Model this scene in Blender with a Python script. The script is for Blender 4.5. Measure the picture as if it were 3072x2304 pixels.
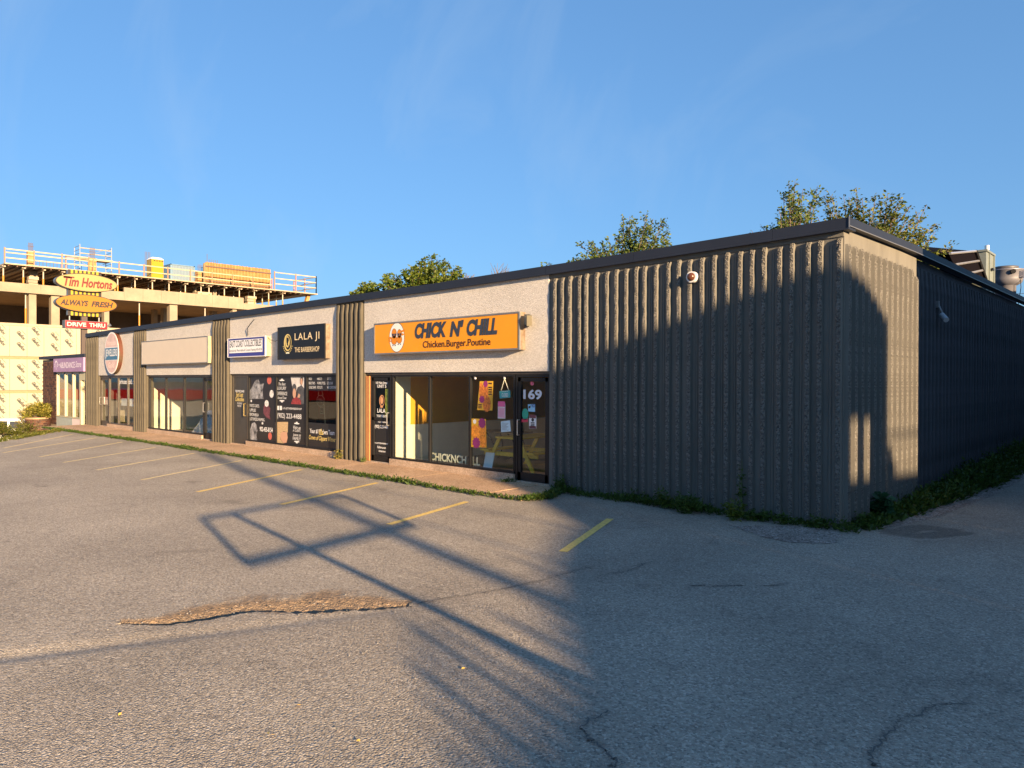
import bpy, math, random
import numpy as np
from mathutils import Vector, Matrix

for o in list(bpy.data.objects):
    bpy.data.objects.remove(o)
SC = bpy.context.scene
COL = SC.collection
R = math.radians

# ------------------------------------------------------------------ camera, sky, sun, exposure
CAM = np.array([3.6906, -10.63, 2.0828])
IW, IH, FPX = 3072.0, 2304.0, 1572.0 * 1.38879
_A, _P, _R = R(46.8), R(-0.35), R(0.15)
_f0 = np.array([-math.cos(_A), math.sin(_A), 0]); _r0 = np.array([math.sin(_A), math.cos(_A), 0]); _u0 = np.array([0, 0, 1.0])
FWD = _f0 * math.cos(_P) + _u0 * math.sin(_P)
_u1 = _u0 * math.cos(_P) - _f0 * math.sin(_P)
RGT = _r0 * math.cos(_R) + _u1 * math.sin(_R)
UPV = _u1 * math.cos(_R) - _r0 * math.sin(_R)


def ray(x, y):
    return FWD + RGT * ((x - IW / 2) / FPX) + UPV * ((IH / 2 - y) / FPX)


def on_y(x, y, Y=0.0):
    r = ray(x, y); return CAM + r * ((Y - CAM[1]) / r[1])


def on_x(x, y, X):
    r = ray(x, y); return CAM + r * ((X - CAM[0]) / r[0])


def on_z(x, y, Z=0.0):
    r = ray(x, y); return CAM + r * ((Z - CAM[2]) / r[2])


def at_depth(x, y, d):
    return CAM + ray(x, y) * d


cd = bpy.data.cameras.new('camera')
cam = bpy.data.objects.new('camera', cd); COL.objects.link(cam)
cd.sensor_width = 36.0; cd.sensor_fit = 'HORIZONTAL'
cd.lens = 36.0 * FPX / IW
cd.clip_start = 0.05; cd.clip_end = 3000
M = Matrix(((RGT[0], UPV[0], -FWD[0], CAM[0]), (RGT[1], UPV[1], -FWD[1], CAM[1]), (RGT[2], UPV[2], -FWD[2], CAM[2]), (0, 0, 0, 1)))
cam.matrix_world = M
SC.camera = cam

SUN_EL = R(12.1)
SUN_TO = Vector((0.965 * math.cos(SUN_EL), -0.263 * math.cos(SUN_EL), math.sin(SUN_EL))).normalized()
sl = bpy.data.lights.new('sun', 'SUN'); sl.energy = 3.7; sl.angle = R(0.53); sl.color = (1.0, 0.70, 0.40)
sun = bpy.data.objects.new('sun', sl); COL.objects.link(sun)
sun.rotation_euler = SUN_TO.to_track_quat('Z', 'Y').to_euler()
sun.location = (40, -11, 12)

world = bpy.data.worlds.new('World'); SC.world = world; world.use_nodes = True
wn = world.node_tree; wn.nodes.clear()
sky = wn.nodes.new('ShaderNodeTexSky'); sky.sky_type = 'NISHITA'; sky.sun_disc = False
sky.sun_elevation = SUN_EL; sky.sun_rotation = math.atan2(SUN_TO.x, SUN_TO.y)
sky.altitude = 0; sky.air_density = 1.0; sky.dust_density = 1.4; sky.ozone_density = 4.0
gm = wn.nodes.new('ShaderNodeGamma'); gm.inputs['Gamma'].default_value = 0.55
tn = wn.nodes.new('ShaderNodeMix'); tn.data_type = 'RGBA'; tn.blend_type = 'MULTIPLY'; tn.inputs[0].default_value = 1.0
tn.inputs[7].default_value = (0.53, 0.82, 1.13, 1)
tcw = wn.nodes.new('ShaderNodeTexCoord'); mpw = wn.nodes.new('ShaderNodeMapping'); mpw.inputs['Rotation'].default_value = (0.5, 0.3, 0.9); mpw.inputs['Scale'].default_value = (1.2, 5.0, 2.2)
nzw = wn.nodes.new('ShaderNodeTexNoise'); nzw.inputs['Scale'].default_value = 2.2; nzw.inputs['Detail'].default_value = 7; nzw.inputs['Roughness'].default_value = 0.55; nzw.inputs['Distortion'].default_value = 0.6
crw = wn.nodes.new('ShaderNodeMapRange'); crw.inputs[1].default_value = 0.52; crw.inputs[2].default_value = 0.80; crw.inputs[3].default_value = 0.0; crw.inputs[4].default_value = 0.16
wn.links.new(tcw.outputs['Generated'], mpw.inputs[0]); wn.links.new(mpw.outputs[0], nzw.inputs['Vector']); wn.links.new(nzw.outputs['Fac'], crw.inputs[0])
cl = wn.nodes.new('ShaderNodeMix'); cl.data_type = 'RGBA'; cl.inputs[7].default_value = (1.6, 2.0, 2.4, 1)
bg = wn.nodes.new('ShaderNodeBackground'); bg.inputs['Strength'].default_value = 0.085
wo = wn.nodes.new('ShaderNodeOutputWorld')
wn.links.new(sky.outputs[0], gm.inputs['Color']); wn.links.new(gm.outputs[0], tn.inputs[6]); wn.links.new(crw.outputs[0], cl.inputs[0]); wn.links.new(tn.outputs[2], cl.inputs[6]); wn.links.new(cl.outputs[2], bg.inputs['Color']); wn.links.new(bg.outputs[0], wo.inputs['Surface'])

SC.view_settings.view_transform = 'Standard'
SC.view_settings.look = 'None'
SC.view_settings.exposure = 2.1
SC.view_settings.gamma = 1.0
SC.view_settings.use_curve_mapping = False
SC.cycles.max_bounces = 8
SC.cycles.transparent_max_bounces = 16

# ------------------------------------------------------------------ helpers
RNG = np.random.default_rng(7)
random.seed(7)


def link(o, parent=None):
    COL.objects.link(o)
    if parent is not None:
        o.parent = parent
    return o


def tag(o, label=None, cat=None, group=None, kind=None):
    if label: o['label'] = label
    if cat: o['category'] = cat
    if group: o['group'] = group
    if kind: o['kind'] = kind
    return o


def empty(name, loc, label, cat, group=None):
    o = bpy.data.objects.new(name, None); COL.objects.link(o)
    o.location = tuple(float(v) for v in loc)
    o.empty_display_size = 0.1
    return tag(o, label, cat, group)


def wl(o):      # world place of an unrotated object
    v = Vector(o.location)
    if o.parent is not None:
        v = v + o.matrix_parent_inverse.to_translation() + wl(o.parent)
    return v


class Fr:
    """a local frame: u, v in the plane, w out of it"""
    def __init__(s, o, u, v):
        s.o = np.array(o, float); s.u = np.array(u, float); s.v = np.array(v, float); s.n = np.cross(s.u, s.v)

    def __call__(s, a, b, c=0.0):
        return s.o + s.u * a + s.v * b + s.n * c


def south(y):      # plane facing the lot: u = X, v = Z
    return Fr((0, y, 0), (1, 0, 0), (0, 0, 1))


def east(x):       # plane facing +X: u = Y, v = Z
    return Fr((x, 0, 0), (0, 1, 0), (0, 0, 1))


_tc = {}


def text_geo(body, shear=0.0, bold=0.0, space=1.0):
    k = (body, shear, bold, space)
    if k not in _tc:
        c = bpy.data.curves.new('lettering', 'FONT'); c.body = body; c.shear = shear; c.offset = bold; c.space_character = space
        c.resolution_u = 3; c.size = 1.0
        o = bpy.data.objects.new('lettering', c); COL.objects.link(o)
        dg = bpy.context.evaluated_depsgraph_get()
        me = bpy.data.meshes.new_from_object(o.evaluated_get(dg))
        v = np.array([p.co[:2] for p in me.vertices]).reshape(-1, 2); f = [tuple(p.vertices) for p in me.polygons]
        bpy.data.objects.remove(o); bpy.data.curves.remove(c); bpy.data.meshes.remove(me)
        mn, mx = v.min(0), v.max(0)
        _tc[k] = ((v - mn) / np.maximum(mx - mn, 1e-6), f)
    return _tc[k]


class MB:
    def __init__(s):
        s.v = []; s.f = []; s.m = []; s.n = 0

    def add(s, vs, fs, m=0):
        s.v.extend([tuple(map(float, p)) for p in vs])
        for f in fs:
            s.f.append(tuple(i + s.n for i in f)); s.m.append(m)
        s.n += len(vs); return s

    def hexa(s, p, m=0):       # 8 corners: bottom 4 ccw, top 4 ccw
        return s.add(p, [(3, 2, 1, 0), (4, 5, 6, 7), (0, 1, 5, 4), (1, 2, 6, 5), (2, 3, 7, 6), (3, 0, 4, 7)], m)

    def box(s, x0, x1, y0, y1, z0, z1, m=0):
        return s.hexa([(x0, y0, z0), (x1, y0, z0), (x1, y1, z0), (x0, y1, z0), (x0, y0, z1), (x1, y0, z1), (x1, y1, z1), (x0, y1, z1)], m)

    def fbox(s, fr, u0, u1, v0, v1, w0, w1, m=0):
        return s.hexa([fr(u0, v0, w0), fr(u1, v0, w0), fr(u1, v1, w0), fr(u0, v1, w0), fr(u0, v0, w1), fr(u1, v0, w1), fr(u1, v1, w1), fr(u0, v1, w1)], m)

    def quad(s, a, b, c, d, m=0):
        return s.add([a, b, c, d], [(0, 1, 2, 3)], m)

    def rect(s, fr, u0, u1, v0, v1, w, m=0):
        return s.quad(fr(u0, v0, w), fr(u1, v0, w), fr(u1, v1, w), fr(u0, v1, w), m)

    def poly(s, fr, pts, w, m=0):
        return s.add([fr(a, b, w) for a, b in pts], [tuple(range(len(pts)))], m)

    def prism(s, fr, pts, w0, w1, m=0):
        n = len(pts)
        vs = [fr(a, b, w0) for a, b in pts] + [fr(a, b, w1) for a, b in pts]
        fs = [tuple(range(n))[::-1], tuple(range(n, 2 * n))] + [(i, (i + 1) % n, n + (i + 1) % n, n + i) for i in range(n)]
        return s.add(vs, fs, m)

    def ell(s, fr, cu, cv, ru, rv, w, m=0, n=24, a0=0, a1=2 * math.pi):
        full = abs(a1 - a0 - 2 * math.pi) < 1e-6
        k = n if full else n + 1
        return s.poly(fr, [(cu + ru * math.cos(a0 + (a1 - a0) * i / n), cv + rv * math.sin(a0 + (a1 - a0) * i / n)) for i in range(k)], w, m)

    def tube(s, p0, p1, r, n=8, r1=None, m=0, caps=True):
        p0 = np.array(p0, float); p1 = np.array(p1, float); d = p1 - p0; L = np.linalg.norm(d)
        if L < 1e-6: return s
        d /= L; a = np.cross(d, (0, 0, 1.0)) if abs(d[2]) < 0.9 else np.cross(d, (1.0, 0, 0)); a /= np.linalg.norm(a); b = np.cross(d, a)
        r1 = r if r1 is None else r1
        vs = []
        for p, q in ((p0, r), (p1, r1)):
            for i in range(n):
                t = 2 * math.pi * i / n; vs.append(p + a * (q * math.cos(t)) + b * (q * math.sin(t)))
        fs = [(i, (i + 1) % n, n + (i + 1) % n, n + i) for i in range(n)]
        if caps: fs += [tuple(range(n))[::-1], tuple(range(n, 2 * n))]
        return s.add(vs, fs, m)

    def path(s, pts, r, n=6, m=0):
        for i in range(len(pts) - 1):
            s.tube(pts[i], pts[i + 1], r[i] if hasattr(r, '__len__') else r, n, r[i + 1] if hasattr(r, '__len__') else r, m)
        return s

    def lathe(s, c, prof, n=20, m=0):
        vs = []; c = np.array(c, float)
        for r, z in prof:
            for i in range(n):
                t = 2 * math.pi * i / n; vs.append(c + (r * math.cos(t), r * math.sin(t), z))
        fs = []
        for k in range(len(prof) - 1):
            for i in range(n):
                j = (i + 1) % n; fs.append((k * n + i, k * n + j, (k + 1) * n + j, (k + 1) * n + i))
        fs.append(tuple(range(n))[::-1]); fs.append(tuple(range((len(prof) - 1) * n, len(prof) * n)))
        return s.add(vs, fs, m)

    def text(s, fr, body, u0, u1, v0, v1, w, shear=0.0, bold=0.0, space=1.0, m=0):
        v, f = text_geo(body, shear, bold, space)
        return s.add([fr(u0 + (u1 - u0) * a, v0 + (v1 - v0) * b, w) for a, b in v], f, m)

    def text_par(s, fr, body, pts, w, shear=0.0, bold=0.0, m=0):   # corners: bottom-left, bottom-right, top-left
        v, f = text_geo(body, shear, bold, 1.0)
        a, b, c = [np.array(p, float) for p in pts]
        q = [a + (b - a) * x + (c - a) * y for x, y in v]
        return s.add([fr(p[0], p[1], w) for p in q], f, m)

    def build(s, name, mat, parent=None, smooth=False, world_loc=None):
        me = bpy.data.meshes.new(name); me.from_pydata(s.v, [], s.f)
        for m in (mat if isinstance(mat, (list, tuple)) else [mat]): me.materials.append(m)
        if any(s.m): me.polygons.foreach_set('material_index', s.m)
        if smooth: me.polygons.foreach_set('use_smooth', [True] * len(me.polygons))
        me.update()
        o = bpy.data.objects.new(name, me); COL.objects.link(o)
        if parent is not None:
            o.parent = parent
            o.matrix_parent_inverse = Matrix.Translation(-wl(parent))
        return o


def thing_mesh(mb, name, mat, label, cat, group=None, smooth=False):
    return tag(mb.build(name, mat, None, smooth), label, cat, group)


# ------------------------------------------------------------------ materials
MATS = {}


def mat(name, col, rough=0.6, metal=0.0, var=0.0, vscale=4.0, bump=0.0, bscale=60.0, col2=None, spec=0.5, stretch=None, detail=4):
    if name in MATS: return MATS[name]
    col = tuple(min(0.82, c * 1.25) for c in col); col2 = col2 and tuple(min(0.82, c * 1.25) for c in col2)
    m = bpy.data.materials.new(name); m.use_nodes = True; nt = m.node_tree; b = nt.nodes['Principled BSDF']
    b.inputs['Roughness'].default_value = rough; b.inputs['Metallic'].default_value = metal
    b.inputs['Specular IOR Level'].default_value = spec
    b.inputs['Base Color'].default_value = (*col, 1)
    if var or bump:
        tc = nt.nodes.new('ShaderNodeTexCoord'); src = tc.outputs['Object']
        if stretch:
            mp = nt.nodes.new('ShaderNodeMapping'); mp.inputs['Scale'].default_value = stretch
            nt.links.new(src, mp.inputs[0]); src = mp.outputs[0]
    if var:
        n = nt.nodes.new('ShaderNodeTexNoise'); n.inputs['Scale'].default_value = vscale; n.inputs['Detail'].default_value = detail; n.inputs['Roughness'].default_value = 0.65
        nt.links.new(src, n.inputs['Vector'])
        cr = nt.nodes.new('ShaderNodeValToRGB')
        c2 = col2 or tuple(c * (1 - var) for c in col); c1 = col if col2 else tuple(min(1, c * (1 + var)) for c in col)
        cr.color_ramp.elements[0].position = 0.32; cr.color_ramp.elements[1].position = 0.68
        cr.color_ramp.elements[0].color = (*c2, 1); cr.color_ramp.elements[1].color = (*c1, 1)
        nt.links.new(n.outputs['Fac'], cr.inputs[0]); nt.links.new(cr.outputs[0], b.inputs['Base Color'])
    if bump:
        n2 = nt.nodes.new('ShaderNodeTexNoise'); n2.inputs['Scale'].default_value = bscale; n2.inputs['Detail'].default_value = 3
        nt.links.new(src, n2.inputs['Vector'])
        bp = nt.nodes.new('ShaderNodeBump'); bp.inputs['Strength'].default_value = bump; bp.inputs['Distance'].default_value = 0.01
        nt.links.new(n2.outputs['Fac'], bp.inputs['Height']); nt.links.new(bp.outputs[0], b.inputs['Normal'])
    MATS[name] = m
    return m


def glass_mat(name, tint, refl=1.0, ior=1.5):
    if name in MATS: return MATS[name]
    m = bpy.data.materials.new(name); m.use_nodes = True; nt = m.node_tree; nt.nodes.clear()
    out = nt.nodes.new('ShaderNodeOutputMaterial'); mx = nt.nodes.new('ShaderNodeMixShader')
    tr = nt.nodes.new('ShaderNodeBsdfTransparent'); tr.inputs[0].default_value = (*tint, 1)
    gl = nt.nodes.new('ShaderNodeBsdfGlossy'); gl.inputs['Roughness'].default_value = 0.01; gl.inputs['Color'].default_value = (refl, refl, refl, 1)
    fn = nt.nodes.new('ShaderNodeFresnel'); fn.inputs['IOR'].default_value = ior
    nz = nt.nodes.new('ShaderNodeTexNoise'); nz.inputs['Scale'].default_value = 0.7
    tc = nt.nodes.new('ShaderNodeTexCoord'); nt.links.new(tc.outputs['Object'], nz.inputs['Vector'])
    bp = nt.nodes.new('ShaderNodeBump'); bp.inputs['Strength'].default_value = 0.06; bp.inputs['Distance'].default_value = 0.05
    nt.links.new(nz.outputs['Fac'], bp.inputs['Height']); nt.links.new(bp.outputs[0], gl.inputs['Normal'])
    ge = nt.nodes.new('ShaderNodeNewGeometry'); iv = nt.nodes.new('ShaderNodeMath'); iv.operation = 'SUBTRACT'; iv.inputs[0].default_value = 1.0; nt.links.new(ge.outputs['Backfacing'], iv.inputs[1])
    mu = nt.nodes.new('ShaderNodeMath'); mu.operation = 'MULTIPLY'; nt.links.new(fn.outputs[0], mu.inputs[0]); nt.links.new(iv.outputs[0], mu.inputs[1])
    nt.links.new(mu.outputs[0], mx.inputs[0]); nt.links.new(tr.outputs[0], mx.inputs[1]); nt.links.new(gl.outputs[0], mx.inputs[2])
    nt.links.new(mx.outputs[0], out.inputs[0])
    MATS[name] = m
    return m


def pebble_mat(name, cols, scale, bump, rough=0.85, big=None, dist=0.01, patch=None, coarse=False):
    """stones set in a matrix: voronoi cells of several colours with relief"""
    if name in MATS: return MATS[name]
    m = bpy.data.materials.new(name); m.use_nodes = True; nt = m.node_tree; L = nt.links; b = nt.nodes['Principled BSDF']
    b.inputs['Roughness'].default_value = rough; b.inputs['Specular IOR Level'].default_value = 0.3
    tc = nt.nodes.new('ShaderNodeTexCoord')
    v = nt.nodes.new('ShaderNodeTexVoronoi'); v.inputs['Scale'].default_value = scale
    L.new(tc.outputs['Object'], v.inputs['Vector'])
    sp = nt.nodes.new('ShaderNodeSeparateColor'); L.new(v.outputs['Color'], sp.inputs[0])
    cr = nt.nodes.new('ShaderNodeValToRGB'); cr.color_ramp.interpolation = 'LINEAR'
    while len(cr.color_ramp.elements) < len(cols): cr.color_ramp.elements.new(0.5)
    for i, c in enumerate(cols):
        cr.color_ramp.elements[i].position = i / (len(cols) - 1); cr.color_ramp.elements[i].color = (*c, 1)
    L.new(sp.outputs[0], cr.inputs[0])
    col = cr.outputs[0]
    if big:
        n = nt.nodes.new('ShaderNodeTexNoise'); n.inputs['Scale'].default_value = big[0]; n.inputs['Detail'].default_value = 6; n.inputs['Roughness'].default_value = 0.6
        L.new(tc.outputs['Object'], n.inputs['Vector'])
        mr = nt.nodes.new('ShaderNodeMapRange'); mr.inputs[1].default_value = 0.3; mr.inputs[2].default_value = 0.7; mr.inputs[3].default_value = 1 - big[1]; mr.inputs[4].default_value = 1 + big[1]
        L.new(n.outputs['Fac'], mr.inputs[0])
        mx = nt.nodes.new('ShaderNodeMix'); mx.data_type = 'RGBA'; mx.blend_type = 'MULTIPLY'; mx.inputs[0].default_value = 1
        L.new(col, mx.inputs[6]); L.new(mr.outputs[0], mx.inputs[7]); col = mx.outputs[2]
    if coarse:      # old oil drips and damp blotches
        for sc_, lo, hi, dk in ((1.3, .60, .74, .72), (5.5, .66, .78, .66)):
            nn = nt.nodes.new('ShaderNodeTexNoise'); nn.inputs['Scale'].default_value = sc_; nn.inputs['Detail'].default_value = 5; nn.inputs['Roughness'].default_value = 0.6; nn.inputs['Distortion'].default_value = 0.5
            L.new(tc.outputs['Object'], nn.inputs['Vector'])
            mr = nt.nodes.new('ShaderNodeMapRange'); mr.inputs[1].default_value = lo; mr.inputs[2].default_value = hi; mr.inputs[3].default_value = 1.0; mr.inputs[4].default_value = dk
            L.new(nn.outputs['Fac'], mr.inputs[0])
            mx = nt.nodes.new('ShaderNodeMix'); mx.data_type = 'RGBA'; mx.blend_type = 'MULTIPLY'; mx.inputs[0].default_value = 1
            L.new(col, mx.inputs[6]); L.new(mr.outputs[0], mx.inputs[7]); col = mx.outputs[2]
    if patch:
        at = nt.nodes.new('ShaderNodeAttribute'); at.attribute_name = 'dirt'
        n3 = nt.nodes.new('ShaderNodeTexNoise'); n3.inputs['Scale'].default_value = 25; n3.inputs['Detail'].default_value = 4
        L.new(tc.outputs['Object'], n3.inputs['Vector'])
        c3 = nt.nodes.new('ShaderNodeValToRGB'); c3.color_ramp.elements[0].position = 0.35; c3.color_ramp.elements[1].position = 0.7
        c3.color_ramp.elements[0].color = (*patch[0], 1); c3.color_ramp.elements[1].color = (*patch[1], 1)
        L.new(n3.outputs['Fac'], c3.inputs[0])
        mx = nt.nodes.new('ShaderNodeMix'); mx.data_type = 'RGBA'
        L.new(at.outputs['Fac'], mx.inputs[0]); L.new(col, mx.inputs[6]); L.new(c3.outputs[0], mx.inputs[7]); col = mx.outputs[2]
        # cracks and dark tar marks
        a2 = nt.nodes.new('ShaderNodeAttribute'); a2.attribute_name = 'crack'
        mx = nt.nodes.new('ShaderNodeMix'); mx.data_type = 'RGBA'; mx.inputs[7].default_value = (0.02, 0.02, 0.022, 1)
        L.new(a2.outputs['Fac'], mx.inputs[0]); L.new(col, mx.inputs[6]); col = mx.outputs[2]
    L.new(col, b.inputs['Base Color'])
    n2 = nt.nodes.new('ShaderNodeTexNoise'); n2.inputs['Scale'].default_value = scale * 1.3; n2.inputs['Detail'].default_value = 3
    L.new(tc.outputs['Object'], n2.inputs['Vector'])
    ad = nt.nodes.new('ShaderNodeMath'); ad.operation = 'SUBTRACT'; L.new(n2.outputs['Fac'], ad.inputs[0]); L.new(v.outputs['Distance'], ad.inputs[1])
    bp = nt.nodes.new('ShaderNodeBump'); bp.inputs['Strength'].default_value = bump; bp.inputs['Distance'].default_value = dist
    L.new(ad.outputs[0], bp.inputs['Height'])
    if coarse:
        n4 = nt.nodes.new('ShaderNodeTexNoise'); n4.inputs['Scale'].default_value = 21; n4.inputs['Detail'].default_value = 3; L.new(tc.outputs['Object'], n4.inputs['Vector'])
        b4 = nt.nodes.new('ShaderNodeBump'); b4.inputs['Strength'].default_value = 0.8; b4.inputs['Distance'].default_value = 0.018
        L.new(n4.outputs['Fac'], b4.inputs['Height']); L.new(b4.outputs[0], bp.inputs['Normal'])
    L.new(bp.outputs[0], b.inputs['Normal'])
    MATS[name] = m
    return m


def leaf_mat(name, c1, c2, trans=0.35):
    if name in MATS: return MATS[name]
    m = bpy.data.materials.new(name); m.use_nodes = True; nt = m.node_tree; L = nt.links; b = nt.nodes['Principled BSDF']; out = nt.nodes['Material Output']
    at = nt.nodes.new('ShaderNodeAttribute'); at.attribute_name = 'tone'
    mx = nt.nodes.new('ShaderNodeMix'); mx.data_type = 'RGBA'; mx.inputs[6].default_value = (*c1, 1); mx.inputs[7].default_value = (*c2, 1)
    L.new(at.outputs['Fac'], mx.inputs[0]); L.new(mx.outputs[2], b.inputs['Base Color'])
    b.inputs['Roughness'].default_value = 0.5; b.inputs['Specular IOR Level'].default_value = 0.35
    t = nt.nodes.new('ShaderNodeBsdfTranslucent'); L.new(mx.outputs[2], t.inputs[0])
    ms = nt.nodes.new('ShaderNodeMixShader'); ms.inputs[0].default_value = trans
    L.new(b.outputs[0], ms.inputs[1]); L.new(t.outputs[0], ms.inputs[2]); L.new(ms.outputs[0], out.inputs[0])
    MATS[name] = m
    return m


ASPHALT = pebble_mat('worn asphalt', [(0.21, 0.187, 0.157), (0.335, 0.29, 0.235), (0.375, 0.33, 0.268), (0.40, 0.35, 0.285), (0.55, 0.49, 0.41)], 64, 1.0, rough=0.78, big=(0.35, 0.20), dist=0.017, patch=((0.15, 0.11, 0.075), (0.30, 0.21, 0.135)), coarse=True)
GRAVEL = pebble_mat('loose gravel', [(0.12, 0.095, 0.08), (0.24, 0.195, 0.165), (0.34, 0.28, 0.24), (0.55, 0.49, 0.44)], 45, 1.0, big=(2.0, 0.25), dist=0.02)
WALK = pebble_mat('exposed aggregate walk', [(0.30, 0.18, 0.10), (0.46, 0.29, 0.17), (0.54, 0.36, 0.22), (0.62, 0.46, 0.31)], 60, 0.7, big=(0.8, 0.2))
SILL = pebble_mat('aggregate sill', [(0.30, 0.22, 0.15), (0.44, 0.32, 0.23), (0.56, 0.44, 0.34)], 70, 0.6, big=(1.5, 0.2))
STUCCO = pebble_mat('white pebbled panel', [(0.48, 0.45, 0.41), (0.57, 0.535, 0.49), (0.64, 0.605, 0.56)], 48, 0.5, big=(0.7, 0.07), dist=0.015)
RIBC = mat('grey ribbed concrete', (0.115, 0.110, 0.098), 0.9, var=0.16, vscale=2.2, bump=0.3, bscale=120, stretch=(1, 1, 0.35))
PIERC = mat('olive ribbed concrete', (0.066, 0.058, 0.043), 0.9, var=0.16, vscale=2.2, bump=0.3, bscale=120)
RIBR = pebble_mat('broken rib face', [(0.11, 0.104, 0.094), (0.19, 0.18, 0.162), (0.27, 0.258, 0.235)], 48, 1.0, big=(2.5, 0.15), dist=0.045)
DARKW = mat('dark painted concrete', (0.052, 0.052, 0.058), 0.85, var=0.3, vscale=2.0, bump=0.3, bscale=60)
FASCIA = mat('blue grey metal fascia', (0.014, 0.018, 0.03), 0.5, var=0.1, vscale=1.5, spec=0.3)
LIPM = mat('pale metal lip', (0.2, 0.2, 0.2), 0.35, 0.6)
ROOFM = mat('roof felt', (0.08, 0.08, 0.085), 0.9, var=0.3)
BLACKM = mat('black window metal', (0.012, 0.012, 0.013), 0.4, var=0.15, vscale=3, spec=0.25)
BRONZE = mat('bronze window metal', (0.05, 0.042, 0.034), 0.4, var=0.2, vscale=3)
ALU = mat('bare aluminium', (0.6, 0.58, 0.55), 0.3, 0.8)
GLASS = glass_mat('shop glass', (0.93, 0.95, 0.94), 1.0, 1.75)
DGLASS = glass_mat('dim glass', (0.45, 0.47, 0.47))
WHITE = mat('white paint', (0.62, 0.61, 0.59), 0.5, var=0.04)
BLACK = mat('black vinyl', (0.014, 0.014, 0.016), 0.3)
YELLOWL = mat('worn yellow paint', (0.62, 0.43, 0.12), 0.7, var=0.2, vscale=20, bump=0.4, bscale=120)
CREAML = mat('faded cream paint', (0.56, 0.44, 0.22), 0.7, var=0.25, vscale=14, bump=0.4, bscale=120)

# ------------------------------------------------------------------ ground
def lot_edge(y):
    return -29.6 if y > -1.74 else max(-29.3 + (-1.74 - y) * 1.453, -60) if y > -6.5 else -22.4


def terrain_z(x, y):
    d = lot_edge(y) + (0 if y < -1.74 else -3.0) - x
    return -0.12 if d <= 0 else -0.12 - min(1.8, d * 0.22)


def grid_mesh(xs, ys, zf, keep=None):
    X, Y = np.meshgrid(xs, ys); nx, ny = len(xs), len(ys)
    V = np.stack([X.ravel(), Y.ravel(), np.array([zf(a, b) for a, b in zip(X.ravel(), Y.ravel())])], 1)
    F = []
    for j in range(ny - 1):
        for i in range(nx - 1):
            if keep is None or keep(xs[i] * .5 + xs[i + 1] * .5, ys[j] * .5 + ys[j + 1] * .5):
                a = j * nx + i; F.append((a, a + 1, a + nx + 1, a + nx))
    return V, F


def seg_dist(p, pts):
    best = 9e9; t_at = 0
    for i in range(len(pts) - 1):
        a = np.array(pts[i]); b = np.array(pts[i + 1]); d = b - a; t = np.clip(((p - a) @ d) / (d @ d), 0, 1)
        q = np.linalg.norm(p - a - d * t)
        if q < best: best = q; t_at = (i + t) / (len(pts) - 1)
    return best, t_at


xs = np.array([-900, -300, -150, -100, -80] + list(np.arange(-70, -20, 1.0)) + [-20, -10, 0, 20, 60, 150, 400, 900])
ys = np.array([-900, -300, -100, -60, -40, -25] + list(np.arange(-16, 6, 1.0)) + [6, 15, 30, 60, 120, 300, 900])
V, F = grid_mesh(xs, ys, terrain_z)
mb = MB(); mb.add(V, F)
tag(mb.build('ground', mat('dry verge earth', (0.13, 0.115, 0.085), 0.95, var=0.4, vscale=0.7, bump=0.4)), kind='structure')

POT = [on_z(300 + x / 2.212, 1650 + y / 2.212)[:2] for x, y in [(190, 480), (420, 475), (700, 430), (1000, 385), (1400, 370), (1750, 365), (2000, 360)]]
POTW = [0.06, 0.13, 0.17, 0.20, 0.24, 0.21, 0.07]
CRK = [[on_z(1300 + x / 2.063, 1500 + y / 2.063)[:2] for x, y in q] for q in (
    [(-100, 640), (0, 622), (200, 590), (400, 560), (560, 520), (700, 490), (860, 440), (1000, 410)],
    [(1090, 1310), (900, 1400), (950, 1470), (1020, 1510), (1130, 1620), (1080, 1660)],)]
CRK += [[on_z(2300 + x / 2.356, 1600 + y / 2.356)[:2] for x, y in q] for q in (
    [(1400, 1195), (1190, 1215), (1070, 1290), (940, 1290), (940, 1340), (840, 1440), (730, 1560), (770, 1659)],)]
CRK += [[on_z(x + k, y)[:2] for k in (0, 14, 30, 44)] for x, y in ((2075, 1757), (2135, 1758), (2190, 1757), (2290, 1757), (1900, 1565), (560, 1340), (690, 1395), (600, 1340))]
CRK += [[on_z(x, y)[:2] for x, y in ((1935, 1690), (1905, 1705), (1870, 1716), (1830, 1722))]]
LPATCH = [on_z(x * 1.38879, y * 1.38879)[:2] for x, y in [(1925, 1150), (2000, 1138), (2075, 1150), (1990, 1158), (1925, 1150)]]


DIP = [on_z(x * 1.38879, y * 1.38879)[:2] for x, y in ((-60, 1425), (250, 1388), (550, 1352), (870, 1312))]


_wv = lambda x, y: 0.5 * math.sin(x * 6.1 + y * 4.3 + 1) + 0.3 * math.sin(x * 13.7 - y * 10.1) + 0.25 * math.sin(x * 29 + y * 33)


def pot_at(x, y):
    """where a point lies across the broken strip: 0 on its axis, + towards its sharp near lip"""
    p = np.array((x, y)); best = None
    for i in range(len(POT) - 1):
        a, b = POT[i], POT[i + 1]; d = b - a; L = np.linalg.norm(d); u = float(np.clip((p - a) @ d / L ** 2, 0, 1)); q = p - a - d * u; D = np.linalg.norm(q)
        if best is None or D < best[0]: best = (D, (i + u) / (len(POT) - 1), float(q @ np.array((d[1], -d[0])) / L), D)
    w = float(np.interp(best[1] * (len(POT) - 1), range(len(POT)), POTW)) * (1 + .30 * _wv(x, y))
    if (best[1] <= 0 or best[1] >= 1) and best[0] > abs(best[2]) + .05: return None, 0, w
    return (best[2] / w if abs(best[2]) < 2.5 * w else None), best[1], w


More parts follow.
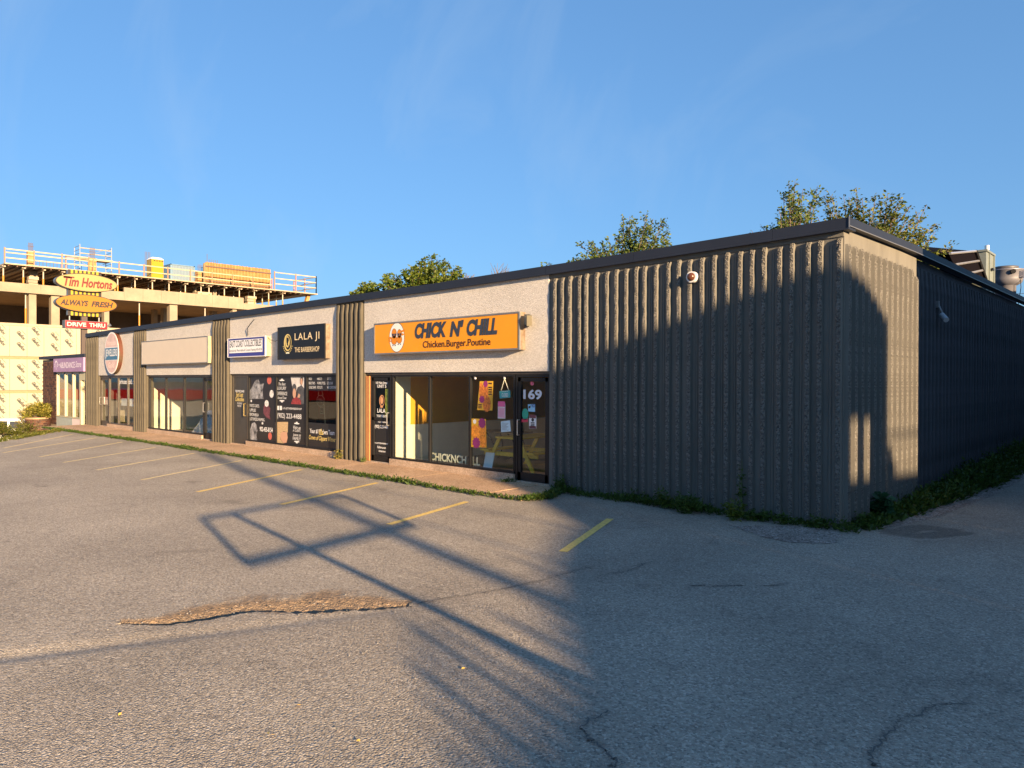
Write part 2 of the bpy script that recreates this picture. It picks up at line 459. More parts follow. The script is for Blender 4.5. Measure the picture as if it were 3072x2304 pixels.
def lot_z(x, y):
    if not (-5 < x < 0 and -9.8 < y < -5.8): return 0.0
    d, t = seg_dist(np.array((x, y)), DIP); base = -0.022 * math.exp(-(d / 0.13) ** 2) * (1 - .6 * t)
    f, t, w = pot_at(x, y)
    if f is None: return base
    prof = np.interp(f, [-1.7, -0.9, 0.1, 0.62, 0.74], [0, .22, .95, 1.0, 0])
    h = math.sin(x * 127.1 + y * 311.7) * 43758.5453; h -= math.floor(h)
    return base - 0.078 * prof * min(1, w / .1) + (h - .5) * .012 * min(1, prof * 3)


xs = np.array(sorted(set(np.round(np.concatenate([np.arange(-46, -24, 0.5), np.arange(-24, -4.4, 0.4), np.arange(-4.4, -1.3, 0.025), np.arange(-1.3, 1.0, 0.05), np.arange(1.0, 5.4, 0.06), np.arange(5.4, 40, 2.0)]), 3))))
ys = np.array(sorted(set(np.round(np.concatenate([np.arange(-60, -12, 3.0), np.arange(-12, -9.6, 0.3), np.arange(-9.6, -8.6, 0.04), np.arange(-8.6, -6.2, 0.025), np.arange(-6.2, -6.0, 0.05), np.arange(-6.0, -1.0, 0.2), np.arange(-1.0, 2.0, 0.12), np.arange(2.0, 40, 2.0)]), 3))))
V, F = grid_mesh(xs, ys, lot_z, lambda x, y: x > lot_edge(y) and not (x < -0.1 and y > 0.1))
mb = MB(); mb.add(V, F)
lot = tag(mb.build('parking_lot', ASPHALT), kind='structure')
dirt = np.zeros(len(V)); crack = np.zeros(len(V))
for i, (x, y, z) in enumerate(V):
    p = np.array((x, y))
    if -5 < x < 0 and -9.8 < y < -5.8:
        f, t, w = pot_at(x, y)
        if f is not None: dirt[i] = float(np.interp(f + .25 * _wv(x * 1.7, y * 1.7), [-2.1, -1.2, .6, .95], [0, .95, .85, 0]))
    if -5 < x < 6 and -10 < y < -3:
        for c in CRK:
            d, t = seg_dist(p, c)
            if d < 0.06: crack[i] = max(crack[i], max(0, 1 - d / 0.05) * 0.35)
        d, t = seg_dist(p, [np.array((-6.0, -9.2)), POT[0], POT[3] + np.array((0.12, -0.12)), POT[6] + np.array((0.05, -0.1))])
    if -0.4 < x < 3 and -1.2 < y < 2.5:
        d, t = seg_dist(p, LPATCH)
        if d < 0.16: crack[i] = max(crack[i], 0.45)
CRKM = mat('crack fill', (0.085, 0.08, 0.075), 0.95)
rr = random.Random(2)
for ci, c in enumerate(CRK):
    mb = MB(); L_, R_ = [], []
    fine = []
    for a, b in zip(c[:-1], c[1:]):
        for k in range(9): fine.append(np.array(a) + (np.array(b) - np.array(a)) * k / 9 + np.array((rr.gauss(0, .012), rr.gauss(0, .012))))
    for i in range(len(fine) - 1):
        d = fine[i + 1] - fine[i]; n_ = np.array((-d[1], d[0])) / (np.linalg.norm(d) + 1e-6); w_ = (0.002 + 0.006 * rr.random()) * (0.6 if ci == 0 and i > 40 else 1)
        L_.append((*(fine[i] + n_ * w_), .003)); R_.append((*(fine[i] - n_ * w_), .003))
    for i in range(len(L_) - 1): mb.quad(R_[i], R_[i + 1], L_[i + 1], L_[i])
    tag(mb.build('asphalt_crack', CRKM), kind='structure')
for nm, arr in (('dirt', dirt), ('crack', crack)):
    a = lot.data.attributes.new(nm, 'FLOAT', 'POINT'); a.data.foreach_set('value', arr.astype(np.float32))

# pavement along the shop fronts, one slab per joint
KERB = [(-32.0, -1.80), (-28.6, -1.72), (-21.2, -1.50), (-17.0, -1.46), (-12.3, -1.42), (-8.1, -1.42), (-6.1, -1.48), (-4.75, -1.40), (-4.62, -0.9), (-4.9, -0.3)]
walk = tag(bpy.data.objects.new('pavement', None), kind='structure'); COL.objects.link(walk)


def kerb_y(x):
    return float(np.interp(x, [k[0] for k in KERB[:8]], [k[1] for k in KERB[:8]]))


ex = [-32.1, -29.6, -26.9, -24.2, -21.6, -18.9, -16.2, -13.6, -10.9, -8.2, -5.6]
for a, b in zip(ex[:-1], ex[1:]):
    a2, b2 = a + 0.006, b - 0.006
    mb = MB(); mb.hexa([(a2, kerb_y(a2), -0.05), (b2, kerb_y(b2), -0.05), (b2, 0.3, -0.05), (a2, 0.3, -0.05), (a2, kerb_y(a2), 0.035), (b2, kerb_y(b2), 0.035), (b2, 0.3, 0.05), (a2, 0.3, 0.05)])
    mb.build('paving_slab', WALK, walk)
mb = MB(); mb.prism(Fr((0, 0, 0), (1, 0, 0), (0, 1, 0)), [(-5.594, kerb_y(-5.6)), (-4.75, -1.40), (-4.60, -1.15), (-4.66, -0.75), (-5.0, -0.1), (-5.25, 0.02), (-5.594, 0.02)], -0.05, 0.036)
mb.build('paving_slab', WALK, walk)

# painted stall lines
zz = lambda x, y: (x / 2.212, 1250 + y / 2.212)
LN = [(zz(480, 118), zz(20, 210)), (zz(640, 140), zz(20, 240)), (zz(815, 168), zz(260, 268)), (zz(1030, 205), zz(420, 305)), (zz(1290, 243), zz(640, 355)), (zz(1600, 292), zz(940, 420)), (zz(2000, 352), zz(1310, 500)),
      ((815 * 1.3888, 1043 * 1.3888), (607 * 1.3888, 1090 * 1.3888)), ((1008 * 1.3888, 1084 * 1.3888), (840 * 1.3888, 1133 * 1.3888)), ((1318 * 1.3888, 1121 * 1.3888), (1216 * 1.3888, 1192 * 1.3888))]
for i, (a, b) in enumerate(LN):
    p, q = on_z(*a)[:2], on_z(*b)[:2]; d = (q - p); L = np.linalg.norm(d); d /= L; n = np.array((-d[1], d[0])) * (0.056 if i > 5 else 0.05)
    q = p + d * L * 1.02
    mb = MB(); k = 14; rr = random.Random(i)
    lv = [p + d * L * t / k for t in range(k + 1)]
    for j in range(k):
        mb.quad((*(lv[j] - n * rr.uniform(.9, 1.05)), 0.004), (*(lv[j + 1] - n * rr.uniform(.9, 1.05)), 0.004), (*(lv[j + 1] + n), 0.004), (*(lv[j] + n), 0.004))
    o = tag(mb.build('stall_line', YELLOWL if i > 5 else CREAML), kind='structure')

# ------------------------------------------------------------------ the shopping strip
EX = 0.09            # the east wall
strip = empty('shopping_strip', (-16, 3, 0), 'long low shopping strip of white pebbled panels and dark ribbed concrete', 'building')
RT = [(-32.05, 4.062), (-25.3, 4.109), (-14.3, 4.183), (-8.7, 4.200), (-5.73, 4.241), (-4.13, 4.261), (-0.34, 4.333), (0.19, 4.345)]


def roof_z(x):
    return float(np.interp(x, [r[0] for r in RT], [r[1] for r in RT]))


FH = 0.165
# roof deck
mb = MB(); mb.hexa([(-32.0, 0.1, 3.85), (EX - 0.1, 0.1, 4.1), (EX - 0.1, 30, 4.1), (-32.0, 30, 3.85), (-32.0, 0.1, 3.95), (EX - 0.1, 0.1, 4.22), (EX - 0.1, 30, 4.22), (-32.0, 30, 3.95)])
mb.build('roof', ROOFM, strip)
# metal fascia in lengths
fx = [-32.05, -29.0, -25.3, -21.7, -18.1, -14.3, -11.5, -8.7, -5.33, -3.35, -0.9, 0.188]
for a, b in zip(fx[:-1], fx[1:]):
    mb = MB(); za, zb = roof_z(a), roof_z(b - 0.004); b2 = b - 0.005
    mb.hexa([(a, -0.10, za - FH), (b2, -0.10, zb - FH), (b2, 0.18, zb - FH), (a, 0.18, za - FH), (a, -0.10, za), (b2, -0.10, zb), (b2, 0.18, zb - 0.02), (a, 0.18, za - 0.02)])
    mb.hexa([(a, -0.115, za - FH - 0.008), (b2, -0.115, zb - FH - 0.008), (b2, -0.101, zb - FH + 0.012), (a, -0.101, za - FH + 0.012), (a, -0.115, za - FH + 0.014), (b2, -0.115, zb - FH + 0.014), (b2, -0.101, zb - FH + 0.02), (a, -0.101, za - FH + 0.02)])
    mb.build('fascia_panel', FASCIA, strip)
fy = [-0.098, 3.2, 4.4, 7.0, 9.0, 11.0, 14, 18, 22, 26, 30]
for a, b in zip(fy[:-1], fy[1:]):
    zf = lambda y_: float(np.interp(y_, [-0.1, 0.6, 30], [4.345, 4.40, 4.45])); z0, z1 = zf(a) - .0, zf(b)
    mb = MB(); b2 = b - 0.006
    mb.hexa([(0.01, a, z0 - 0.125), (0.19, a, z0 - 0.125), (0.19, b2, z1 - 0.125), (0.01, b2, z1 - 0.125), (0.01, a, z0 - 0.01), (0.19, a, z0), (0.19, b2, z1), (0.01, b2, z1 - 0.01)])
    mb.build('fascia_panel', FASCIA, strip)
    mb = MB(); mb.hexa([(0.191, a, z0 - 0.13), (0.20, a, z0 - 0.13), (0.20, b2, z1 - 0.13), (0.191, b2, z1 - 0.13), (0.191, a, z0 - 0.118), (0.20, a, z0 - 0.118), (0.20, b2, z1 - 0.118), (0.191, b2, z1 - 0.118)])
    mb.build('fascia_lip', LIPM, strip)
mb = MB(); mb.box(0.185, 0.197, -0.112, -0.10, 4.20, 4.35); mb.build('corner_trim', LIPM, strip)


def rib_mesh(h, wb=0.085, wt=0.062, d=0.062, seed=0, n=26):
    """a vertical rib: straight smooth sides and a broken, knobbly front; local x across, -y out, z up"""
    rr = random.Random(seed); mb = MB(); prof = []
    for k in range(n + 1):
        z = h * k / n
        j = lambda a: rr.uniform(-a, a)
        top = 0.6 if k == n else 1
        q = 0.12 * wt
        prof.append([(-wb / 2, 0.0, z), (-wt / 2 + j(.0015), -d * .86 * top, z), (-wt / 4 + j(.004), -(d + j(.0055)) * top, z + j(.010)), (wt / 5 + j(.003), -(d + j(.0055)) * top, z + j(.010)), (wt / 2 + j(.0012), -d * .90 * top, z), (wb / 2, 0.0, z)])
    vs = [p for r in prof for p in r]; side, front = [], []
    for k in range(n):
        for c in range(5):
            q = (k * 6 + c, k * 6 + c + 1, k * 6 + 7 + c, k * 6 + 6 + c)
            (front if c in (1, 2, 3) else side).append(q)
    mb.add(vs, side, 0); mb.add(vs, front, 1); mb.add(vs[-6:], [(0, 1, 2, 3, 4, 5)], 1)
    return mb


_ribs = {}


def rib(parent, pos, rot, h, mats, wb=0.078, wt=0.068, d=0.075, var=0, n=64):
    key = (round(h, 2), wb, wt, d, var, n, mats[0].name)
    if key not in _ribs:
        o = rib_mesh(h, wb, wt, d, hash(key[:6]) % 999 + var, n).build('rib', mats)
        _ribs[key] = o.data
        bpy.data.objects.remove(o)
    o = bpy.data.objects.new('rib', _ribs[key]); COL.objects.link(o); o.parent = parent
    o.location = Vector(pos) - wl(parent); o.rotation_euler = (0, 0, rot)
    return o


# ribbed front wall
fw = MB()
fw.hexa([(-5.31, 0, -.3), (EX - .2, 0, -.3), (EX - .2, .22, -.3), (-5.31, .22, -.3), (-5.31, 0, 4.09), (EX - .2, 0, 4.20), (EX - .2, .22, 4.20), (-5.31, .22, 4.09)])
fw.hexa([(-5.31, -0.024, 4.005), (EX, -0.024, 4.105), (EX, -0.001, 4.105), (-5.31, -0.001, 4.005), (-5.31, -0.024, 4.085), (EX, -0.024, 4.185), (EX, -0.001, 4.185), (-5.31, -0.001, 4.085)])
frontw = fw.build('ribbed_wall', RIBC, strip)
RX = [-5.145, -4.965, -4.785, -4.555, -4.405, -4.175, -3.945, -3.745, -3.535, -3.325, -3.165, -2.935, -2.695, -2.505, -2.305, -2.085, -1.87, -1.65, -1.435, -1.245, -1.055, -0.815, -0.635, -0.395, -0.225, 0.035]
for i, x in enumerate(RX):
    o = rib(frontw, (x, 0, -0.12), 0, 4.125 + 0.017 * (x + 5), [RIBC, RIBR], var=i % 5)
    o.scale[2] = 1 + random.uniform(-0.004, 0.003)
# thin flutes in the wider grooves
for a, b in zip(RX[:-1], RX[1:]):
    if b - a > 0.205:
        for fx_ in (0.42, 0.58): o = rib(frontw, (a + (b - a) * fx_, 0, -0.12), 0, 4.12, [RIBC, RIBC], 0.016, 0.009, 0.010, 0, 4); o.name = 'flute'

# east wall: ribbed return, then the long dark wall
ew = MB(); ew.box(EX - 0.2, EX, 0.0, 3.62, -0.3, 4.24)
eastw = ew.build('return_wall', RIBC, strip)
for i, y in enumerate([0.10, 0.38, 0.66, 0.93, 1.22, 1.49, 1.78, 2.06, 2.35, 2.63, 2.92, 3.20, 3.50]):
    rib(eastw, (EX, y, -0.12), math.pi / 2, 4.12 if y < 3.4 else 4.02, [RIBC, RIBR], 0.13, 0.115, 0.06, i % 4)
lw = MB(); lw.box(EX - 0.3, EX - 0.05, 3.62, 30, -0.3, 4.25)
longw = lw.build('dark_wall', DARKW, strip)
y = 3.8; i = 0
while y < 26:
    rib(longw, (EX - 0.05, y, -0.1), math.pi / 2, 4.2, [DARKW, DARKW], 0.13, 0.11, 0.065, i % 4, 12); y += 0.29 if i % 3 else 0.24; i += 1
mb = MB(); mb.box(-32, EX - 0.3, 29.8, 30, -0.3, 4.2); mb.build('back_wall', DARKW, strip)
mb = MB(); mb.box(-32.1, -31.9, 0.05, 30, -2.2, 3.95); mb.build('end_wall', RIBC, strip)

# piers of five ribs
for x0, x1 in ((-32.1, -30.56), (-26.43, -25.24), (-19.6, -18.42), (-12.46, -11.27)):
    mb = MB(); zt = roof_z((x0 + x1) / 2) - 0.21
    mb.box(x0, x1, -0.03, 0.25, -0.1, zt + 0.04); mb.box(x0, x1, -0.05, -0.031, zt - 0.0, zt + 0.05)
    pier = mb.build('pier', PIERC, strip)
    nr = 7 if x1 - x0 > 1.4 else 6; pitch = (x1 - x0) / nr
    for k in range(nr):
        rib(pier, (x0 + pitch * (k + 0.5), -0.03, 0.0), 0, round(zt, 2), [PIERC, PIERC], round(pitch * 0.62, 3), round(pitch * 0.46, 3), 0.075, k % 3, 18)

# white panels over the shop fronts
for x0, x1, za, jt in ((-30.56, -26.43, 2.215, None), (-25.24, -19.6, 2.215, None), (-18.42, -12.46, 2.235, -15.43), (-11.27, -5.31, 2.245, -8.45)):
    mb = MB(); zt0, zt1 = roof_z(x0) - 0.16, roof_z(x1) - 0.16
    seg = [x0, jt - 0.004, jt + 0.004, x1] if jt else [x0, x1]
    for a, b in zip(seg[::2], seg[1::2]):
        mb.hexa([(a, -0.028, za), (b, -0.028, za), (b, 0.2, za), (a, 0.2, za), (a, -0.028, zt0 + (zt1 - zt0) * (a - x0) / (x1 - x0)), (b, -0.028, zt0 + (zt1 - zt0) * (b - x0) / (x1 - x0)), (b, 0.2, zt1), (a, 0.2, zt0)])
    if jt: mb.box(jt - 0.004, jt + 0.004, 0.0, 0.1, za, zt0)
    mb.build('pebbled_panel', STUCCO, strip)

# sills of aggregate concrete under the windows
for x0, x1 in ((-29.6, -26.43), (-25.24, -20.5), (-17.42, -12.46), (-10.28, -6.24)):
    mb = MB(); mb.box(x0, x1, -0.015, 0.22, -0.06, 0.195); mb.build('sill', SILL, strip)
for x0, x1 in ((-30.56, -29.6), (-20.5, -19.6), (-18.42, -17.42), (-11.27, -10.28), (-6.24, -5.31)):
    mb = MB(); mb.box(x0, x1, -0.01, 0.22, -0.06, 0.075); mb.build('threshold', SILL, strip)

Y0, Y1, YG = 0.03, 0.11, 0.07


def window_run(x0, xs_, x1, z0, z1, m, gm=GLASS, fw_=0.045):
    """shop window: outer frame, one mullion per division, one pane per bay"""
    f = MB(); f.box(x0, x1, Y0, Y1, z1 - fw_, z1); f.box(x0, x1, Y0 - 0.02, Y1, z0, z0 + fw_)
    f.box(x0, x0 + fw_, Y0, Y1, z0 + fw_, z1 - fw_); f.box(x1 - fw_, x1, Y0, Y1, z0 + fw_, z1 - fw_)
    fr = f.build('window_frame', m, strip)
    e = [x0] + xs_ + [x1]
    for x in xs_:
        mb = MB(); mb.box(x - 0.025, x + 0.025, Y0, Y1, z0 + fw_, z1 - fw_); mb.build('mullion', m, fr)
    for a, b in zip(e[:-1], e[1:]):
        mb = MB(); mb.box(a + 0.025, b - 0.025, YG, YG + 0.006, z0 + fw_, z1 - fw_); mb.build('pane', gm, fr)
    return fr


def glass_door(x0, x1, z0, z1, m, hinge=1, gm=GLASS, mid=None, lh=0.2):
    f = MB(); f.box(x0, x0 + 0.05, Y0, Y1, z0, z1); f.box(x1 - 0.05, x1, Y0, Y1, z0, z1); f.box(x0, x1, Y0, Y1, z1, z1 + 0.06)
    d = f.build('door', m, strip)
    a, b = x0 + 0.055, x1 - 0.055
    mb = MB(); mb.box(a, a + 0.075, Y0 + 0.01, Y1 - 0.01, z0, z1 - 0.01); mb.box(b - 0.075, b, Y0 + 0.01, Y1 - 0.01, z0, z1 - 0.01)
    mb.box(a, b, Y0 + 0.01, Y1 - 0.01, z0, z0 + lh); mb.box(a, b, Y0 + 0.01, Y1 - 0.01, z1 - 0.085, z1 - 0.01)
    if mid: mb.box(a, b, Y0 + 0.01, Y1 - 0.01, mid - 0.04, mid + 0.04)
    mb.build('leaf_frame', m, d)
    mb = MB(); mb.box(a + 0.07, b - 0.07, YG, YG + 0.006, z0 + lh - 0.01, z1 - 0.08); mb.build('pane', gm, d)
    mb = MB(); hx = a + 0.04 if hinge > 0 else b - 0.04
    mb.path([(hx, Y0 + 0.01, 0.98), (hx, Y0 - 0.05, 0.98), (hx, Y0 - 0.05, 1.28), (hx, Y0 + 0.01, 1.28)], 0.011)
    mb.build('handle', ALU, d)
    mb = MB(); mb.box(x0 + 0.02, x1 - 0.02, Y0 - 0.012, Y0, z0 - 0.02, z0 - 0.004); mb.build('sweep', ALU, d)
    return d


# header rails
for x0, x1, z in ((-30.56, -26.43, 2.185), (-25.24, -19.6, 2.185), (-18.42, -12.46, 2.21), (-11.27, -5.31, 2.21)):
    mb = MB(); mb.box(x0, x1, 0.02, 0.12, z - 0.02, z + 0.06); mb.build('header_rail', BRONZE, strip)
window_run(-29.5, [-28.44, -27.38], -26.45, 0.195, 2.16, BRONZE)
glass_door(-30.54, -29.5, 0.09, 2.10, BRONZE)
window_run(-25.18, [-23.63, -22.04], -20.46, 0.195, 2.16, BLACKM)
glass_door(-20.46, -19.63, 0.09, 2.10, BLACKM, 1)
window_run(-17.36, [-15.69, -14.06], -12.48, 0.195, 2.19, BLACKM, DGLASS)
window_run(-10.24, [-8.88, -7.56], -6.24, 0.195, 2.19, BLACKM)
glass_door(-6.22, -5.32, 0.08, 2.13, BLACKM, 1, lh=0.16)
# solid painted door of the collectibles shop
mb = MB(); mb.box(-18.37, -18.31, Y0, Y1, 0.08, 2.14); mb.box(-17.43, -17.38, Y0, Y1, 0.08, 2.14); mb.box(-18.37, -17.38, Y0, Y1, 2.14, 2.19)
ed = mb.build('door', BRONZE, strip)
mb = MB(); mb.box(-18.305, -17.435, Y0 + 0.012, Y1 - 0.01, 0.09, 2.135)
mb.build('door_leaf', mat('dark brown door paint', (0.04, 0.038, 0.034), 0.4, var=0.15), ed)
mb = MB(); mb.path([(-17.53, Y0 + 0.01, 0.95), (-17.53, Y0 - 0.05, 0.95), (-17.53, Y0 - 0.05, 1.32), (-17.53, Y0 + 0.01, 1.32)], 0.016); mb.build('handle', mat('brass', (0.7, 0.5, 0.2), 0.3, 0.9), ed)
# door of unit five with timber jamb
mb = MB(); mb.box(-11.25, -11.1, 0.0, 0.12, 0.08, 2.16); jm = mb.build('door_jamb', mat('orange brown timber', (0.36, 0.16, 0.06), 0.5, var=0.2, vscale=8, stretch=(6, 6, 1)), strip)
ud = glass_door(-11.1, -10.27, 0.09, 2.13, BLACKM, -1, lh=0.14, mid=1.12)

# rooms behind the glass
PLA = mat('cream interior wall', (0.62, 0.58, 0.45), 0.8, var=0.05); ORW = mat('orange interior wall', (0.72, 0.30, 0.015), 0.7, var=0.05)
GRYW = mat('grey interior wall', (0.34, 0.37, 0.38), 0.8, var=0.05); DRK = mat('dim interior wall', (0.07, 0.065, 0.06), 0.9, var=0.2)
FLO = mat('shop floor tile', (0.18, 0.17, 0.15), 0.5, var=0.1); CEI = mat('ceiling tile', (0.4, 0.39, 0.36), 0.9, var=0.05)
mb = MB(); mb.box(-31.8, -0.2, 0.23, 7.0, -0.08, 0.06); mb.build('shop_floor', FLO, strip)
mb = MB(); mb.box(-31.8, -0.2, 0.23, 7.0, 2.62, 2.7); mb.build('shop_ceiling', CEI, strip)
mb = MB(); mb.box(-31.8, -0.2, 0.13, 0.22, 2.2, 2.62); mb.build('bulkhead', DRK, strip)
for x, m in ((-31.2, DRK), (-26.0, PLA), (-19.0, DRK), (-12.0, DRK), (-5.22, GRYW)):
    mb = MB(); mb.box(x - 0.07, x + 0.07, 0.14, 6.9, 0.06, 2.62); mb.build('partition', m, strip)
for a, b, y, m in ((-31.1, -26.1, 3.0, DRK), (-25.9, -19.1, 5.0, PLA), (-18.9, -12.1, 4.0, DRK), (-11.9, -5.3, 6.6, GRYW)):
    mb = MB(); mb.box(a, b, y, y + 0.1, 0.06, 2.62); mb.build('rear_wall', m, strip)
# chicken shop: two tone west wall, orange band at the back
mb = MB(); mb.box(-10.36, -10.27, 0.14, 6.5, 0.06, 2.62); pw = mb.build('partition', PLA, strip)
mb = MB(); mb.box(-10.27, -10.262, 0.62, 6.5, 0.98, 2.62); mb.build('paint_band', ORW, pw)
mb = MB(); mb.box(-10.26, -5.3, 6.58, 6.598, 0.98, 2.2); mb.build('paint_band', ORW, strip)
mb = MB(); mb.box(-10.26, -5.3, 6.56, 6.579, 1.75, 2.3); mb.build('menu_band', mat('dark menu band', (0.06, 0.045, 0.04), 0.6), strip)
mb = MB(); mb.box(-8.3, -6.0, 4.2, 4.35, 0.06, 1.15); mb.box(-8.4, -5.9, 4.1, 4.9, 1.15, 1.2); mb.build('counter', mat('counter front', (0.16, 0.15, 0.15), 0.5), strip)

# ------------------------------------------------------------------ signs on the front
WALL = -0.028


def px(x, y, Y=0.0):       # a point of the front plane seen at a photograph pixel
    p = on_y(x, y, Y); return float(p[0]), float(p[2])


def sign_box(name, label, x0, x1, z0, z1, face_m, rim_m, side_m, d=0.2, rim=0.035):
    t = empty(name, ((x0 + x1) / 2, WALL, z0), label, 'sign', 'sign boxes over the shop fronts')
    yf = -0.2
    mb = MB(); mb.box(x0 + 0.004, x1 - 0.004, yf + 0.012, WALL - 0.001, z0 + 0.004, z1 - 0.004); mb.build('cabinet', side_m, t)
    mb = MB(); fr = south(yf)
    for a, b, c, e in ((x0, x1, z0, z0 + rim), (x0, x1, z1 - rim, z1), (x0, x0 + rim, z0 + rim, z1 - rim), (x1 - rim, x1, z0 + rim, z1 - rim)):
        mb.fbox(fr, a, b, c, e, -0.03, 0.004)
    mb.build('rim', rim_m, t)
    mb = MB(); mb.fbox(fr, x0 + rim, x1 - rim, z0 + rim, z1 - rim, -0.012, -0.004); mb.build('face', face_m, t)
    return t, Fr((0, yf, 0), (1, 0, 0), (0, 0, 1))


RUST = mat('rust stained cream metal', (0.22, 0.18, 0.13), 0.6, 0.1, var=0.35, vscale=5, col2=(0.10, 0.06, 0.035))
CREAMM = mat('cream metal cabinet', (0.34, 0.29, 0.18), 0.45, var=0.08)
GREYM = mat('grey metal rim', (0.16, 0.16, 0.165), 0.45, 0.3, var=0.2)
DKBLUE = mat('dark slate lettering', (0.025, 0.032, 0.05), 0.5)
BROWNL = mat('dark brown lettering', (0.05, 0.012, 0.01), 0.5)
AMBER = mat('amber sign face', (0.60, 0.235, 0.004), 0.35, var=0.04, vscale=1.5)
GOLD = mat('gold print', (0.72, 0.5, 0.16), 0.35, 0.2)
CREAMP = mat('cream print', (0.75, 0.68, 0.5), 0.5)
PINKP = mat('pink print', (0.62, 0.10, 0.26), 0.5)
NAVY = mat('navy print', (0.03, 0.035, 0.2), 0.5)

# amber restaurant sign
t, f = sign_box('sign_box', 'wide amber sign box with dark slanted lettering and a white egg', -10.64, -5.905, 2.665, 3.41, AMBER, GREYM, RUST)
c = lambda x, y: px(1080 + x / 3.687, 900 + y / 3.687, -0.2)
mb = MB()
pA, pB, pC = c(618, 450), c(960, 440), c(640, 262)
mb.text_par(f, 'CHICK', [(-9.10, 2.99), (-8.03, 2.99), (-9.10, 3.335)], 0.002, 0.22, 0.052)
mb.text_par(f, "N'", [(-7.93, 2.99), (-7.49, 2.99), (-7.93, 3.335)], 0.002, 0.22, 0.052)
mb.text_par(f, 'CHILL', [(-7.40, 2.985), (-6.51, 2.985), (-7.40, 3.33)], 0.002, 0.22, 0.052)
mb.build('lettering', DKBLUE, t)
mb = MB(); mb.text(f, 'Chicken.Burger.Poutine', -8.82, -6.70, 2.735, 2.93, 0.002, 0, 0.012); mb.build('lettering', BROWNL, t)
mb = MB(); cx, cz = -9.76, 3.05
mb.ell(f, cx, cz, 0.285, 0.345, -0.0025, 0, 36); mb.ell(f, cx, cz, 0.272, 0.332, -0.001, 1, 36)
mb.poly(f, [(cx + 0.02, cz + 0.12), (cx + 0.30, cz + 0.18), (cx + 0.30, cz + 0.13), (cx + 0.16, cz + 0.10), (cx + 0.30, cz + 0.06), (cx + 0.2, cz + 0.03)], 0.0002, 2)
mb.poly(f, [(cx - 0.30, cz + 0.02), (cx - 0.2, cz + 0.02), (cx - 0.2, cz - 0.03), (cx - 0.25, cz - 0.05), (cx - 0.2, cz - 0.1), (cx - 0.30, cz - 0.1)], 0.0002, 2)
for bx, s in ((-0.095, 1.0), (0.10, 0.88)):
    mb.ell(f, cx + bx, cz + 0.09 * s, 0.095 * s, 0.12 * s, 0.0008, 0, 20); mb.ell(f, cx + bx, cz - 0.06 * s, 0.115 * s, 0.11 * s, 0.0008, 0, 20)
    mb.ell(f, cx + bx, cz + 0.09 * s, 0.085 * s, 0.11 * s, 0.0014, 2, 20); mb.ell(f, cx + bx, cz - 0.06 * s, 0.105 * s, 0.10 * s, 0.0014, 2, 20)
    for e in (-0.042, 0.042):
        mb.poly(f, [(cx + bx + e * s - 0.038 * s, cz + 0.09), (cx + bx + e * s + 0.038 * s, cz + 0.09), (cx + bx + e * s + 0.032 * s, cz + 0.045), (cx + bx + e * s, cz + 0.02), (cx + bx + e * s - 0.032 * s, cz + 0.045)], 0.002, 0)
        mb.ell(f, cx + bx + e, cz - 0.185 * s, 0.022, 0.014, 0.002, 0, 10)
mb.build('emblem', [DKBLUE, WHITE, mat('orange chick print', (0.50, 0.17, 0.004), 0.4)], t)

# barber sign
BLKFACE = mat('black glossy sign face', (0.010, 0.011, 0.014), 0.35, var=0.1, spec=0.2)
t, f = sign_box('sign_box', 'black sign box with thin gold barbershop lettering', -15.17, -12.765, 2.62, 3.53, BLKFACE, BLACKM, RUST)
mb = MB()
mb.text(f, 'LALA JI', -14.25, -13.02, 3.08, 3.33, 0.002, 0, 0.006, 1.15)
mb.text(f, 'THE BARBERSHOP', -14.25, -13.02, 2.81, 2.945, 0.002, 0, 0.008)
mb.build('lettering', mat('pale gold lettering', (0.62, 0.5, 0.3), 0.4), t)
mb = MB(); cx, cz = -14.62, 3.09
mb.ell(f, cx, cz, 0.20, 0.235, 0.0015, 0); mb.ell(f, cx + 0.02, cz, 0.155, 0.20, 0.002, 1); mb.ell(f, cx - 0.005, cz + 0.02, 0.115, 0.155, 0.0025, 0)
mb.poly(f, [(cx - 0.06, cz + 0.14), (cx + 0.05, cz + 0.14), (cx + 0.07, cz + 0.06), (cx + 0.02, cz - 0.02), (cx + 0.05, cz - 0.12), (cx - 0.04, cz - 0.06), (cx - 0.07, cz + 0.04)], 0.003, 1)
mb.poly(f, [(cx - 0.11, cz - 0.30), (cx - 0.04, cz - 0.255), (cx, cz - 0.275), (cx + 0.04, cz - 0.255), (cx + 0.11, cz - 0.30), (cx + 0.03, cz - 0.31), (cx, cz - 0.295), (cx - 0.03, cz - 0.31)], 0.002, 2)
for s in (-1, 1):
    for a in range(5):
        th = math.pi * (1.12 + 0.07 * a) if s < 0 else math.pi * (1.88 - 0.07 * a)
        mb.ell(f, cx + 0.25 * math.cos(th), cz + 0.29 * math.sin(th), 0.02, 0.02, 0.002, 0, 6)
mb.build('emblem', [GOLD, BLKFACE, CREAMP], t)

# collectibles sign
t, f = sign_box('sign_box', 'small blue bordered white sign box with black slanted lettering', -18.22, -15.87, 2.74, 3.33, NAVY, WHITE, CREAMM, rim=0.02)
mb = MB(); mb.rect(f, -18.11, -16.03, 2.87, 3.26, 0.0); mb.build('white_field', mat('white sign field', (0.66, 0.65, 0.66), 0.5), t)
mb = MB(); mb.text(f, 'EAST COAST COLLECTIBLES', -18.08, -16.08, 3.045, 3.245, 0.002, 0.25, 0.012); mb.text(f, 'Sportscards, Memorabilia & Custom Framing 435-8154', -18.1, -16.06, 2.89, 2.985, 0.002, 0.1, 0.0)
mb.build('lettering', BLACK, t)

